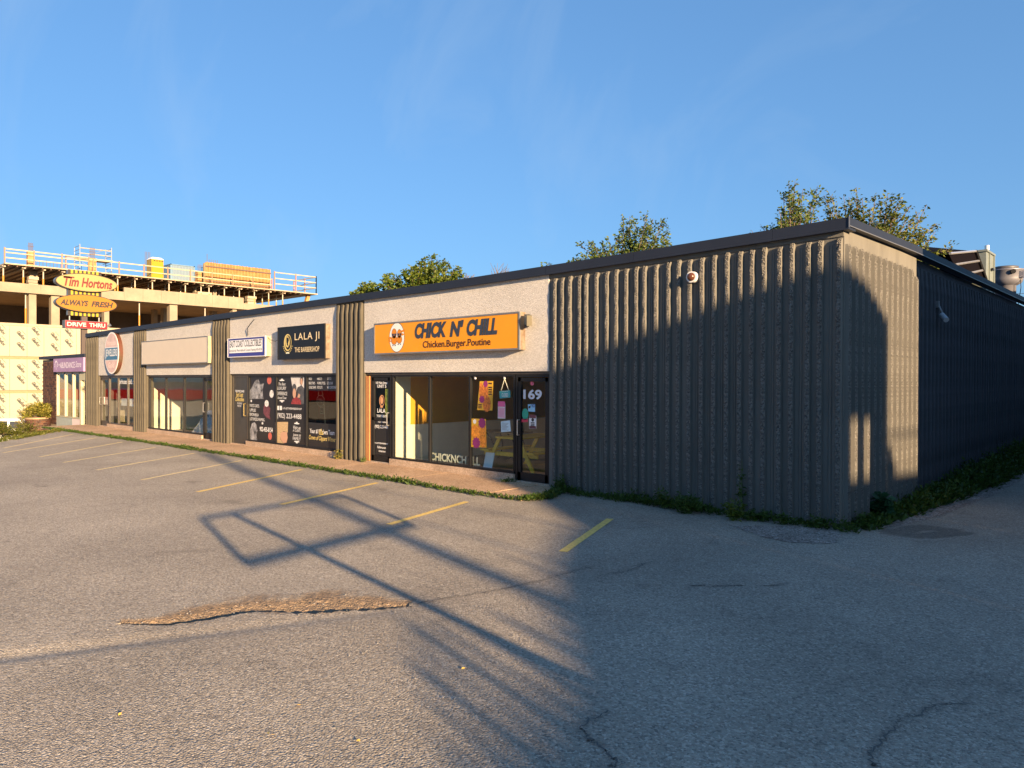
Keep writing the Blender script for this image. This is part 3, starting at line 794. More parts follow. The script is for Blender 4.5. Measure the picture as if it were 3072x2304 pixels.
# blank lightbox
t, f = sign_box('sign_box', 'long blank cream sign box with no lettering', -25.25, -19.63, 2.595, 3.475, mat('blank cream face', (0.50, 0.43, 0.34), 0.4, var=0.02), GREYM, CREAMM, rim=0.03)

# oval jewellers sign
t = empty('oval_sign', (-28.45, WALL, 2.3), 'tall oval jewellers sign with a blue band across pink ground', 'sign', 'sign boxes over the shop fronts')
f = south(-0.2); cx, cz, ru, rv = -28.46, 3.12, 0.80, 0.84
ring = lambda a, b, n=40: [(cx + a * math.cos(2 * math.pi * i / n), cz + b * math.sin(2 * math.pi * i / n)) for i in range(n)]
mb = MB(); mb.prism(f, ring(ru, rv), -0.17, -0.012); mb.build('cabinet', mat('rusty oval cabinet', (0.055, 0.05, 0.025), 0.7, var=0.5, vscale=2.0, col2=(0.075, 0.018, 0.008)), t)
mb = MB(); mb.prism(f, ring(ru + 0.01, rv + 0.01), -0.012, 0.0); mb.build('rim', WHITE, t)
mb = MB(); mb.poly(f, ring(ru - 0.045, rv - 0.045), 0.003); mb.build('face', mat('faded pink face', (0.50, 0.36, 0.33), 0.5, var=0.12, vscale=3), t)
mb = MB(); mb.rect(f, cx - 0.735, cx + 0.735, cz - 0.30, cz + 0.24, 0.006, 0); mb.rect(f, cx - 0.72, cx + 0.72, cz - 0.28, cz + 0.21, 0.008, 1); mb.build('band', [WHITE, mat('teal blue band', (0.03, 0.12, 0.22), 0.4)], t)
mb = MB(); mb.text(f, 'JEWELLERS', cx - 0.66, cx + 0.66, cz - 0.22, cz + 0.16, 0.011, 0, 0.02); mb.build('lettering', WHITE, t)
mb = MB(); mb.text(f, 'Princess', cx - 0.5, cx + 0.5, cz + 0.31, cz + 0.52, 0.007, 0.2, 0.01); mb.text(f, 'Gold', cx - 0.35, cx + 0.35, cz - 0.60, cz - 0.38, 0.007, 0.2, 0.01); mb.build('lettering', mat('faded script', (0.62, 0.52, 0.48), 0.5), t)

# flood lamp at the end of the amber sign, sensor and wall lamps
t = empty('flood_lamp', (-5.83, -0.06, 3.2), 'bronze square flood lamp at the end of the amber sign', 'lamp')
mb = MB(); mb.tube((-5.84, WALL, 3.14), (-5.79, -0.13, 3.14), 0.035); mb.tube((-5.79, -0.13, 3.14), (-5.74, -0.16, 3.22), 0.02); mb.build('bracket', BRONZE, t)
mb = MB(); F = Fr((-5.72, -0.19, 3.235), np.array([0.80, -0.55, -0.22]) / 0.995, np.array([0.15, -0.17, 0.974]) / 1.0)
mb.fbox(F, -0.11, 0.11, -0.10, 0.10, -0.07, 0.03); mb.build('housing', mat('olive bronze housing', (0.12, 0.105, 0.07), 0.45, 0.2), t)
mb = MB(); mb.fbox(F, -0.095, 0.095, -0.085, 0.085, 0.031, 0.036); mb.build('lens', mat('dusty lens', (0.28, 0.25, 0.18), 0.2), t)
sx, sz = px(2085, 833)
t = empty('dome_camera', (sx, -0.06, sz), 'round white dome camera with brown centre on the ribbed wall', 'camera')
mb = MB()
F2 = Fr((sx, -0.055, sz), (1, 0, 0), (0, 0, 1))
mb.prism(F2, [(0.09 * math.cos(a), 0.09 * math.sin(a)) for a in np.linspace(0, 2 * math.pi, 24, False)], -0.05, 0.07); mb.build('housing', WHITE, t)
mb = MB(); n = 20; prof = [(0.068, 0.07), (0.064, 0.09), (0.045, 0.12), (0.02, 0.13)]
vs = [F2(r * math.cos(2 * math.pi * i / n), r * math.sin(2 * math.pi * i / n), w) for r, w in prof for i in range(n)]
mb.add(vs, [(k * n + i, k * n + (i + 1) % n, (k + 1) * n + (i + 1) % n, (k + 1) * n + i) for k in range(3) for i in range(n)] + [tuple(range(3 * n, 4 * n))])
mb.build('dome', mat('brown dome', (0.08, 0.03, 0.016), 0.2), t, True)
wy, wz = [float(v) for v in on_x(2810, 938, EX)[1:]]
t = empty('wall_camera', (EX, wy, wz), 'small bullet camera on a bracket high on the dark wall', 'camera')
mb = MB(); mb.box(EX - 0.02, EX + 0.04, wy - 0.04, wy + 0.04, wz + 0.1, wz + 0.22); mb.path([(EX + 0.02, wy, wz + 0.16), (EX + 0.08, wy, wz + 0.02), (EX + 0.1, wy + 0.02, wz - 0.08)], 0.02); mb.build('bracket', GREYM, t)
mb = MB(); mb.tube((EX + 0.09, wy - 0.02, wz - 0.05), (EX + 0.2, wy - 0.16, wz - 0.16), 0.05, 12); mb.build('housing', mat('grey camera housing', (0.35, 0.36, 0.38), 0.4), t)
# loose cable above the collectibles sign
p0, p1, p2, p3 = px(749, 1006), px(752, 985), px(762, 973), px(776, 959)
thing_mesh(MB().path([(p0[0], -0.06, p0[1]), (p1[0], -0.10, p1[1]), (p2[0], -0.12, p2[1]), (p3[0], -0.14, p3[1])], 0.011), 'cable_stub', BLACKM, 'bent brown cable sticking up above the blue bordered sign', 'cable')
thing_mesh(MB().path([(-15.9, -0.12, 3.31), (-15.75, -0.1, 3.2), (-15.5, -0.09, 3.16), (-15.3, -0.1, 3.2), (-15.16, -0.12, 3.24)], 0.008), 'sagging_cable', BLACKM, 'black cable sagging between the blue bordered and the black sign', 'cable')

# ------------------------------------------------------------------ vinyl prints on the barber and collectibles windows
FG = south(YG)
SKIN = mat('printed skin tone', (0.45, 0.26, 0.17), 0.5); HAIRP = mat('printed fair hair', (0.42, 0.30, 0.16), 0.5, var=0.4, vscale=30)
GREYP = mat('printed grey', (0.20, 0.20, 0.21), 0.5, var=0.9, vscale=7); REDP = mat('printed red', (0.22, 0.03, 0.03), 0.5, var=0.5, vscale=25); DGP = mat('printed dark grey', (0.06, 0.06, 0.065), 0.5, var=0.5, vscale=8)
MAUVE = mat('printed maroon', (0.12, 0.035, 0.045), 0.5, var=0.4, vscale=20)
zb5 = lambda x, y: px(640 + x / 3.319, 900 + y / 3.319, YG)


def decal(name, label, x0, x1, z0, z1, m=BLACK):
    t = empty(name, ((x0 + x1) / 2, YG - 0.002, z0), label, 'window print', 'prints stuck on the shop windows')
    mb = MB(); mb.fbox(FG, x0, x1, z0, z1, 0.0005, 0.002); mb.build('film', m, t)
    return t


def pts(q): return [zb5(*p) for p in q]


W = 0.0035
t = decal('window_print', 'black sports cards print with a footballer and white ball pictures', -17.31, -15.72, 0.24, 2.145)
mb = MB(); mb.poly(FG, pts([(355, 985), (365, 900), (420, 800), (450, 790), (470, 840), (505, 830), (490, 900), (500, 985)]), W); mb.poly(FG, pts([(370, 1390), (365, 1300), (385, 1230), (410, 1215), (430, 1240), (440, 1300), (430, 1350), (440, 1395)]), W); mb.build('picture', GREYP, t)
mb = MB(); mb.poly(FG, pts([(500, 1130), (500, 1070), (520, 1010), (545, 1005), (552, 1060), (570, 1080), (560, 1140), (570, 1190), (530, 1170)]), W); mb.build('picture', MAUVE, t)
mb = MB(); mb.ell(FG, *zb5(532, 1030), 0.12, 0.10, W + .001, 0, 16); mb.ell(FG, *zb5(581, 935), 0.12, 0.115, W, 0, 18); mb.ell(FG, *zb5(378, 1005), 0.05, 0.04, W, 0, 10); mb.ell(FG, *zb5(490, 1228), 0.05, 0.04, W, 0, 10); mb.build('white_ball', mat('printed white', (0.6, 0.58, 0.56), 0.5, var=0.5, vscale=18), t)
mb = MB(); mb.ell(FG, *zb5(558, 800), 0.13, 0.115, W, 0, 18); mb.ell(FG, *zb5(565, 1355), 0.11, 0.11, W, 0, 18); mb.build('red_ball', mat('printed brick red', (0.42, 0.10, 0.07), 0.5), t)
mb = MB()
for i, s in enumerate(('SPORTS CARDS', 'SUPPLIES', 'MEMORABILIA', 'CUSTOMIZED FRAMING')):
    y = 1035 + i * 44; a, b = zb5(357, y + 30), zb5((457, 424, 452, 510)[i], y + 30); zt = zb5(357, y)[1]
    mb.text(FG, s, a[0], b[0], a[1], zt, W, 0, 0.0)
a, b = zb5(463, 1300), zb5(592, 1312); mb.text(FG, '902-435-8154', a[0], b[0], a[1] - .02, a[1] + 0.12, W, 0, 0.02)
mb.build('lettering', mat('white print', (0.7, 0.68, 0.65), 0.5), t)
t = decal('window_print', 'black barber print with white phone number and two haircut pictures', -15.66, -14.09, 0.24, 2.145)
WP = MATS['white print']
mb = MB()
for s, x0, x1, y0, y1, sh in (('The Best', 650, 720, 850, 822, .3), ('LUXURY', 638, 727, 893, 862, 0), ('EXPERIENCE', 634, 737, 946, 912, 0), ('Around Town', 640, 728, 985, 958, .3), ('LALAJITHEBARBERSHOP', 692, 880, 1092, 1066, 0), ('(902) 223-4488', 637, 878, 1185, 1122, 0), ('Visit as', 797, 870, 1283, 1250, .3), ('A CLIENT,', 793, 872, 1313, 1287, 0), ('Leave as', 797, 872, 1352, 1325, .3), ('FAMILY', 793, 870, 1392, 1360, 0)):
    a, b, c_ = zb5(x0, y0), zb5(x1, y0), zb5(x0, y1); mb.text(FG, s, a[0], b[0], a[1], c_[1], W, sh, 0.0)
mb.build('lettering', WP, t); mb = MB()
for x in (648, 674):
    a = zb5(x, 1075); mb.rect(FG, a[0] - .055, a[0] + .055, a[1] - .06, a[1] + .06, W)
for x, y in ((684, 800), (684, 1003), (832, 1230), (832, 1410)):
    a = zb5(x, y); mb.ell(FG, a[0], a[1], 0.15, 0.02, W, 0, 8); mb.ell(FG, a[0], a[1] + (.03 if y in (800, 1230) else -.03), 0.06, 0.02, W, 0, 6)
mb.build('ornament', WP, t)['kind'] = 'stuff'
mb = MB(); mb.poly(FG, pts([(770, 760), (905, 758), (905, 880), (880, 850), (840, 870), (820, 930), (790, 880)]), W); mb.build('picture', mat('printed pale wall', (0.5, 0.48, 0.46), 0.5, var=0.2), t)
mb = MB(); mb.poly(FG, pts([(830, 1000), (840, 880), (870, 850), (905, 880), (907, 1035), (870, 1040)]), W + .001); mb.poly(FG, pts([(863, 800), (870, 768), (892, 768), (898, 800), (890, 830), (880, 855), (865, 835)]), W + .001); mb.ell(FG, *zb5(808, 880), 0.12, 0.13, W + .0012, 0, 14); mb.build('picture', DGP, t)
mb = MB(); mb.ell(FG, *zb5(808, 930), 0.09, 0.14, W + .0016, 0, 14); mb.ell(FG, *zb5(879, 812), 0.06, 0.09, W + .0016, 0, 12); mb.poly(FG, pts([(838, 970), (850, 930), (868, 945), (860, 975)]), W + .0016)
mb.poly(FG, pts([(668, 1330), (690, 1310), (735, 1315), (742, 1370), (730, 1420), (700, 1425), (672, 1390)]), W + .0012); mb.build('picture', SKIN, t)
mb = MB(); mb.poly(FG, pts([(775, 1035), (790, 985), (830, 965), (875, 1000), (875, 1040)]), W + .0018); mb.build('picture', REDP, t)
mb = MB(); mb.poly(FG, pts([(616, 1400), (614, 1215), (745, 1213), (742, 1320), (700, 1305), (672, 1330), (668, 1390), (700, 1428), (618, 1425)]), W); mb.build('picture', HAIRP, t)
t = decal('window_print', 'black barber print strip of white price lines at the window top', -14.03, -12.53, 1.78, 2.145)
mb = MB(); k = 0
for y, row in ((785, ('FADES', 'HAIRCUTS', 'TATTOOS')), (828, ('BEARD TRIMS', "WOMEN'S STYLES", 'COLOUR')), (870, ('CLASSIC SHAVE', "KID'S CUTS", 'HAIR CONDITIONER'))):
    for x, x1, s in zip((952, 1035, 1135), ((982, 1083, 1175), (1013, 1115, 1190), (1022, 1086, 1224))[k], row):
        a, b = zb5(x, y + 12), zb5(x1, y + 12); zt = zb5(x, y - 14)[1]; mb.text(FG, s, a[0], b[0], a[1], zt, W, 0, 0.0)
    k += 1
mb.build('lettering', WP, t)
mb = MB(); a = zb5(932, 825); mb.rect(FG, a[0] - .035, a[0] + .035, a[1] - .16, a[1] + .16, W)
mb.build('barber_pole', GOLD, t)
t = decal('window_print', 'black barber print with a gold crown above team and winner lettering', -14.03, -12.53, 0.24, 0.90)
mb = MB(); a, b = zb5(948, 1380), zb5(1202, 1400); mb.text(FG, 'Your #1 Barbers Team', -13.92, -12.72, 0.60, 0.735, W, 0, 0.012); mb.build('lettering', WP, t)
mb = MB(); mb.text(FG, 'Crown of Clippers Winner', -13.96, -12.66, 0.40, 0.56, W, 0.25, 0.014); mb.build('lettering', GOLD, t)
cx, cz = zb5(1075, 1315); mb = MB()
mb.poly(FG, [(cx - .10, cz - .07), (cx + .10, cz - .07), (cx + .12, cz + .07), (cx + .055, cz + .0), (cx, cz + .1), (cx - .055, cz + .0), (cx - .12, cz + .07)], W); mb.build('crown', GOLD, t)
# hanging open sign and little frame inside the barber window
t = empty('open_sign', (-13.33, 0.16, 1.25), 'white outlined eight sided OPEN sign hanging in the barber window', 'sign')
a = px(640 + 1067 / 3.319, 900 + 1003 / 3.319, 0.14); FO = south(0.14)
oc = lambda r, s: [(a[0] + r * math.cos(math.pi / 8 + i * math.pi / 4), a[1] + s * math.sin(math.pi / 8 + i * math.pi / 4)) for i in range(8)]
mb = MB(); mb.poly(FO, oc(.215, .165), 0); mb.build('outline', WHITE, t); mb = MB(); mb.poly(FO, oc(.19, .145), 0.003); mb.build('board', BLACK, t)
mb = MB(); mb.text(FO, 'OPEN', a[0] - .15, a[0] + .15, a[1] - .055, a[1] + .055, .006, 0, .01); mb.build('lettering', WHITE, t)
mb = MB(); mb.tube((a[0] - .12, .14, a[1] + .15), (a[0], .14, a[1] + .42), .006); mb.tube((a[0] + .12, .14, a[1] + .15), (a[0], .14, a[1] + .42), .006); mb.tube((a[0] + .17, .14, a[1] - .08), (a[0] + .26, .14, a[1] - .9), .007); mb.build('cord', WHITE, t)
a = px(640 + 1080 / 3.319, 900 + 1100 / 3.319, 0.3)
mb = MB(); mb.box(a[0] - .09, a[0] + .09, .3, .32, a[1] - .1, a[1] + .1, 0); mb.box(a[0] - .06, a[0] + .06, .29, .299, a[1] - .07, a[1] + .07, 1); mb.box(a[0] - .03, a[0] + .06, .285, .289, a[1] - .03, a[1] - .01, 0)
thing_mesh(mb, 'letter_board', [CREAMP, BLACK], 'small tan framed board inside the barber window below OPEN', 'board')
a = px(640 + 965 / 3.319, 900 + 1215 / 3.319, 0.9)
mb = MB(); mb.box(a[0] - .3, a[0] + .3, .9, 1.4, 0.06, a[1] + .05); mb.box(a[0] - .3, a[0] + .3, 1.35, 1.5, a[1] + .05, a[1] + .45)
thing_mesh(mb, 'barber_chair', mat('red seat', (0.5, 0.03, 0.04), 0.4), 'red barber chair behind the glass of the barber window', 'chair')
# lettering on the collectibles door
t = empty('door_lettering', (-17.87, Y0, 1.2), 'gold and white lettering on the dark collectibles door', 'lettering')
FD = south(Y0 + 0.011); zd = lambda x, y: px(640 + x / 3.319, 900 + y / 3.319, Y0)
mb = MB(); a, b = zd(215, 918), zd(305, 918); mb.text(FD, 'THE SPORTS GUARD', a[0], b[0], a[1], a[1] + .07, .001, 0, .02); a, b = zd(235, 1060), zd(282, 1060); mb.text(FD, '902-435-8154', a[0], b[0], a[1] + .07, a[1] + .13, .001); mb.text(FD, 'WE BUY', a[0], b[0], a[1] - .01, a[1] + .05, .001)
mb.build('lettering', WP, t)
mb = MB(); a, b = zd(216, 1000), zd(303, 1000)
mb.text(FD, 'East Coast', a[0] + .06, b[0] - .06, a[1] + .12, a[1] + .26, .001, .2, .02); mb.text(FD, 'Collectibles', a[0], b[0], a[1] - .02, a[1] + .11, .001, .2, .02); mb.build('lettering', GOLD, t)

# jeweller window lettering, hanging bars and small posters
t = empty('window_lettering', (-27.5, YG, 1.75), 'white web address lettering across the jeweller window', 'lettering')
mb = MB(); mb.text(FG, 'princessgold.com', -28.36, -26.5, 1.80, 2.06, .002, 0, .02); mb.build('lettering', WHITE, t)
mb = MB()
for i in range(22):
    x = -29.35 + i * 0.135; mb.box(x, x + 0.035, 0.34, 0.36, 0.28, 1.22)
thing_mesh(mb, 'vertical_blind', mat('dusty blind slats', (0.33, 0.27, 0.18), 0.7, var=0.2), 'dusty vertical blind low behind the jeweller window', 'blind')
for lab, x0, x1, z0, z1, m in (('white notice with red print in the jeweller door', -30.38, -29.75, 0.98, 1.30, mat('red print notice', (0.62, 0.38, 0.32), 0.5, var=0.5, vscale=14)), ('pale blue poster low in the middle jeweller pane', -28.2, -27.5, 0.98, 1.28, mat('pale poster', (0.45, 0.47, 0.46), 0.5, var=0.3, vscale=5)), ('white poster with a red disc beside the jeweller pier', -27.3, -26.5, 0.98, 1.28, WHITE)):
    t = empty('poster', ((x0 + x1) / 2, 0.1, z0), lab, 'poster')
    mb = MB(); mb.box(x0, x1, 0.085, 0.089, z0, z1); mb.build('sheet', m, t)
    if 'disc' in lab:
        mb = MB(); mb.ell(south(0.085), -26.78, 1.13, 0.15, 0.11, 0.003); mb.build('disc', mat('red ink', (0.6, 0.05, 0.04), 0.5), t)
mb = MB(); mb.box(-29.2, -26.5, 0.9, 1.3, 0.06, 0.95); mb.box(-29.25, -26.45, 0.85, 1.35, 0.95, 1.0)
thing_mesh(mb, 'display_case', mat('warm wood case', (0.16, 0.09, 0.04), 0.4, var=0.3), 'brown wooden display case inside the jeweller shop', 'display case')

# ------------------------------------------------------------------ the empty unit and the chicken shop inside
rr = random.Random(3); mb = MB(); n = 16; g = []
for j in range(n):
    for i in range(n):
        a, b = i / (n - 1), j / (n - 1)
        g.append((-22.6 + a * 1.9, 0.5 + b * 0.8, 0.07 + (0.80 * math.sin(math.pi * min(1, a * 1.05)) ** 0.7) * math.sin(math.pi * b) ** 0.5 * (1 + rr.uniform(-.14, .14)) + rr.uniform(0, .05)))
mb.add(g, [(j * n + i, j * n + i + 1, (j + 1) * n + i + 1, (j + 1) * n + i) for j in range(n - 1) for i in range(n - 1)])
thing_mesh(mb, 'plastic_sheet', mat('crumpled grey plastic', (0.38, 0.39, 0.4), 0.25, var=0.4, vscale=8), 'heap of crumpled grey plastic sheeting inside the empty shop', 'sheet')
mb = MB(); mb.box(-22.9, -22.65, 1.6, 1.85, 0.06, 2.6)
thing_mesh(mb, 'interior_column', PLA, 'cream square column inside the empty shop', 'column')

YP = mat('yellow painted timber', (0.78, 0.46, 0.03), 0.5, var=0.2, vscale=10)


def picnic(x, y, rot, label):
    t = empty('picnic_table', (0, 0, 0), label, 'picnic table', 'yellow picnic tables')
    for k in range(5):
        mb = MB(); mb.box(-0.75, 0.75, -0.34 + k * 0.138, -0.34 + k * 0.138 + 0.13, 0.72, 0.76); mb.build('plank', YP, t)
    for s in (-1, 1):
        mb = MB(); mb.box(-0.75, 0.75, s * 0.68 - 0.13, s * 0.68 + 0.13, 0.42, 0.46); mb.build('seat', YP, t)
        for q in (-1, 1):
            mb = MB(); F = Fr((q * 0.66 - 0.02, 0, 0), (0, 1, 0), (0, 0, 1))
            mb.prism(F, [(s * 0.30 - .05, 0.72), (s * 0.30 + .05, 0.72), (s * 0.72 + .05, 0.0), (s * 0.72 - .05, 0.0)], 0, 0.04) if s > 0 else mb.prism(F, [(s * 0.30 - .05, 0.72), (s * 0.30 + .05, 0.72), (s * 0.72 + .05, 0.0), (s * 0.72 - .05, 0.0)], 0, 0.04)
            mb.build('leg', YP, t)
    for q in (-1, 1):
        mb = MB(); mb.box(q * 0.66 + (.021 if q < 0 else -.06), q * 0.66 + (.06 if q < 0 else -.021), -0.80, 0.80, 0.33, 0.42); mb.build('brace', YP, t)
    t.location = (x, y, 0.062); t.rotation_euler = (0, 0, rot)


picnic(-7.27, 1.62, R(90), 'yellow picnic table standing just inside the restaurant window')
picnic(-6.35, 3.35, R(90), 'yellow picnic table further back behind the first one')
t = empty('dark_table', (-8.9, 2.6, 0.06), 'black table on curved metal legs inside the restaurant', 'table')
mb = MB(); mb.box(-9.55, -8.3, 2.2, 2.9, 0.76, 0.79); mb.build('tabletop', BLACK, t)
for x in (-9.35, -8.6):
    for y, s in ((2.3, 1), (2.8, -1)):
        mb = MB(); mb.path([(x, y, .76), (x + .12, y + .06 * s, .6), (x + .2, y + .1 * s, .42), (x + .1, y + .05 * s, .2), (x - .06, y, .065)], .018); mb.build('leg', BLACKM, t)

# posters and notices in the restaurant window (seen through or on the glass)
ze = lambda x, y: px(1360 + x / 4.147, 1080 + y / 4.147, YG)
YEL = mat('yellow poster', (0.52, 0.30, 0.02), 0.5, var=0.12, vscale=6); FOOD = mat('printed fried food', (0.42, 0.13, 0.02), 0.5, var=0.55, vscale=26); MAG = mat('magenta burst', (0.20, 0.02, 0.12), 0.5)
TEAL = mat('teal card', (0.05, 0.30, 0.30), 0.5); PALEB = mat('pale blue paper', (0.45, 0.60, 0.66), 0.6); GREYT = mat('grey lettering', (0.55, 0.57, 0.60), 0.5)
RED = mat('red print', (0.5, 0.04, 0.08), 0.5); SKYB = mat('sky blue print', (0.25, 0.5, 0.7), 0.5); GRN = mat('green sticker', (0.02, 0.30, 0.2), 0.5)


def sheet(name, label, cat, q, m, w=0.008):
    p = [ze(*a) for a in q]
    t = empty(name, (p[0][0], YG - w, min(a[1] for a in p)), label, cat)
    mb = MB(); mb.prism(FG, p[::-1] if np.cross(np.subtract(p[1], p[0]), np.subtract(p[2], p[1])) < 0 else p, w - .003, w); mb.build('sheet', m, t)
    return t


def burst(x, y, r, n=10):
    a = ze(x, y); return [(a[0] + (r if i % 2 else r * .78) * math.cos(i * math.pi / n), a[1] + (r if i % 2 else r * .78) * math.sin(i * math.pi / n)) for i in range(2 * n)]


t = sheet('poster', 'tilted yellow poster of fried chicken high in the restaurant window', 'poster', [(332, 265), (497, 262), (490, 630), (300, 622)], YEL)
mb = MB()
for x, y, a, b in ((350, 380, .06, .17), (400, 395, .09, .2), (420, 545, .12, .17)): mb.ell(FG, *ze(x, y), a, b, .0088 + x * 2e-6, 0, 14)
mb.build('food_picture', FOOD, t)
mb = MB(); mb.poly(FG, burst(405, 298, .075), .010); mb.poly(FG, burst(358, 490, .085), .010); mb.build('burst', MAG, t)
mb = MB()
for k, y in enumerate((300, 350, 378, 406, 434)): a, b = ze(440, y), ze(485, y); mb.rect(FG, a[0], b[0], a[1], a[1] + .03, .0095)
for y in (560, 580, 600): a, b = ze(312, y), ze(358, y); mb.rect(FG, a[0], b[0], a[1], a[1] + .022, .0095)
mb.build('small_print', BROWNL, t)
t = sheet('poster', 'yellow poster of fried wings low beside the window mullion', 'poster', [(230, 728), (408, 733), (416, 1090), (226, 1082)], YEL)
mb = MB()
for x, y, a, b in ((270, 860, .1, .09), (340, 870, .1, .12), (285, 920, .14, .11), (385, 900, .06, .12), (310, 970, .14, .1), (375, 1010, .1, .14)): mb.ell(FG, *ze(x, y), a, b, .0085 + y * 1.5e-6, 0, 14)
mb.build('food_picture', mat('printed wings', (0.58, 0.2, 0.02), 0.5, var=0.5, vscale=22), t)
mb = MB(); mb.poly(FG, burst(362, 785, .12), .0105); mb.poly(FG, burst(290, 1030, .13), .0105); mb.build('burst', MAG, t)
mb = MB(); mb.ell(FG, *ze(270, 765), .05, .05, .0105, 0, 14); mb.build('badge', WHITE, t)
t = sheet('hanging_sign', 'teal hanging closed card on a string in the window', 'sign', [(576, 388), (712, 376), (712, 466), (579, 478)], TEAL)
mb = MB(); a, b = ze(605, 455), ze(685, 450); mb.text(FG, 'CLOSED', a[0], b[0], a[1], a[1] + .07, .0095, 0, .02); mb.text(FG, 'Sorry we are', a[0] + .01, b[0] - .01, a[1] + .09, a[1] + .125, .0095, .2, .01); mb.build('lettering', WHITE, t)
mb = MB(); a, b, c_ = ze(598, 380), ze(690, 372), ze(642, 235)
mb.tube((a[0], YG - .01, a[1]), (c_[0], YG - .01, c_[1]), .005); mb.tube((b[0], YG - .01, b[1]), (c_[0], YG - .01, c_[1]), .005); mb.build('string', CREAMP, t)
mb = MB(); mb.box(c_[0] - .018, c_[0] + .018, YG - .02, YG - .002, c_[1], c_[1] + .09); mb.build('hook', WHITE, t)
a = ze(278, 215); mb = MB(); mb.box(a[0] - .018, a[0] + .018, YG - .02, YG - .002, a[1] - .04, a[1] + .06); thing_mesh(mb, 'suction_hook', WHITE, 'white hook stuck high on the glass left of the tilted poster', 'hook')
t = sheet('notice', 'narrow white hours notice with pink heading in the window', 'notice', [(558, 538), (649, 541), (649, 728), (557, 727)], WHITE)
mb = MB(); a, b = ze(560, 580), ze(646, 580); mb.rect(FG, a[0], b[0], a[1], a[1] + .11, .0095)
for i in range(9): a, b = ze(563, 600 + i * 14), ze(643, 600 + i * 14); mb.rect(FG, a[0], b[0], a[1], a[1] + .013, .0095)
mb.build('heading', PINKP, t)
t = sheet('notice', 'pale blue handwritten paper notice taped beside the door', 'notice', [(595, 765), (708, 750), (719, 888), (598, 897)], PALEB)
mb = MB()
for i in range(7): a, b = ze(605, 785 + i * 14), ze(690 - (i % 3) * 12, 783 + i * 14); mb.rect(FG, a[0], b[0], a[1], a[1] + .007, .0095)
mb.build('writing', GREYM, t)
t = empty('leaning_board', (-7.05, 0.3, 0.06), 'pale blue board leaning inside against the restaurant window', 'board')
q = [px(1360 + x / 4.147, 1080 + y / 4.147, 0.3) for x, y in ((388, 1150), (495, 1158), (530, 1362), (425, 1352))]
mb = MB(); mb.hexa([(q[3][0], .16, q[3][1]), (q[2][0], .16, q[2][1]), (q[2][0], .18, q[2][1]), (q[3][0], .18, q[3][1]), (q[0][0], .34, q[0][1]), (q[1][0], .34, q[1][1]), (q[1][0], .36, q[1][1]), (q[0][0], .36, q[0][1])]); mb.build('board', PALEB, t)
t = empty('window_letters', (-8.0, 0.2, 0.24), 'row of standing white letters on the restaurant window ledge', 'letters')
mb = MB(); a, b = px(1050 + 800 / 3.317, 900 + 1600 / 3.317, .15), px(1360 + 160 / 4.147, 1080 + 1300 / 4.147, .15)
mb.text(south(.15), 'CHICKNCH', a[0], b[0], .25, .43, 0, 0, .03); a, b = px(1360 + 212 / 4.147, 1080 + 1320 / 4.147, .15), px(1360 + 335 / 4.147, 1080 + 1320 / 4.147, .15); mb.text(south(.15), 'ILL', a[0], b[0], .25, .43, 0, 0, .03); mb.build('lettering', CREAMP, t)
# figures and stickers on the glass door
FDG = south(YG)
t = empty('door_number', (-5.77, YG, 1.6), 'large grey 169 with a pink 6 above on the door glass', 'number')
mb = MB(); a, b = ze(872, 495), ze(1103, 497); mb.text(FDG, '169', a[0], b[0], a[1] + .01, ze(872, 364)[1], .003, 0, .035, 1.0); mb.build('digits', GREYT, t)
mb = MB(); a, b = ze(960, 316), ze(1003, 318); mb.text(FDG, '6', a[0], b[0], a[1], ze(960, 246)[1], .003, 0, .05); mb.build('digit', mat('pink digit', (0.7, 0.12, 0.2), 0.5), t)
t = sheet('sticker', 'white and blue masks notice with NO on the door glass', 'sticker', [(930, 552), (1018, 548), (1017, 645), (932, 640)], SKYB, .004)
mb = MB(); a, b = ze(975, 590), ze(1015, 590); mb.text(FG, 'NO', a[0], b[0], a[1], a[1] + .075, .0055, 0, .03); mb.build('lettering', NAVY, t)
mb = MB(); mb.poly(FG, [ze(935, 600), ze(960, 600), ze(965, 565), ze(940, 575)], .0055); mb.build('picture', BLACK, t)
t = sheet('sticker', 'blue and white sticker at the left edge of the door glass', 'sticker', [(803, 560), (838, 560), (838, 590), (803, 592)], GREYT, .004)
mb = MB(); mb.ell(FG, *ze(822, 608), .05, .05, .0055, 0, 14); mb.build('blue_disc', mat('bright blue', (0.02, 0.1, 0.5), 0.5), t)
a = ze(896, 673); t = empty('sticker', (a[0], YG, a[1] - .1), 'round green sticker on the door glass', 'sticker'); mb = MB(); mb.ell(FG, a[0], a[1], .085, .115, .004, 0, 20); mb.build('disc', GRN, t)
t = sheet('sticker', 'red lozenge sticker below the green disc on the door', 'sticker', [(840, 735), (925, 728), (930, 770), (845, 775)], RED, .004)
t = sheet('sticker', 'white notice sheet with brown headings on the door glass', 'sticker', [(944, 693), (1033, 692), (1033, 857), (944, 852)], mat('white notice', (0.7, 0.68, 0.68), 0.5), .004)
mb = MB(); a, b = ze(947, 722), ze(1030, 722); mb.rect(FG, a[0], b[0], a[1], a[1] + .07, .0055); a, b = ze(947, 850), ze(1030, 850); mb.rect(FG, a[0], b[0], a[1], a[1] + .05, .0055); mb.build('heading', MAUVE, t)
mb = MB(); mb.ell(FG, *ze(990, 745), .035, .035, .0055, 0, 10)
for i in range(3): a, b = ze(965, 785 + i * 18), ze(1012, 785 + i * 18); mb.rect(FG, a[0], b[0], a[1], a[1] + .018, .0055)
mb.build('print', BLACK, t)

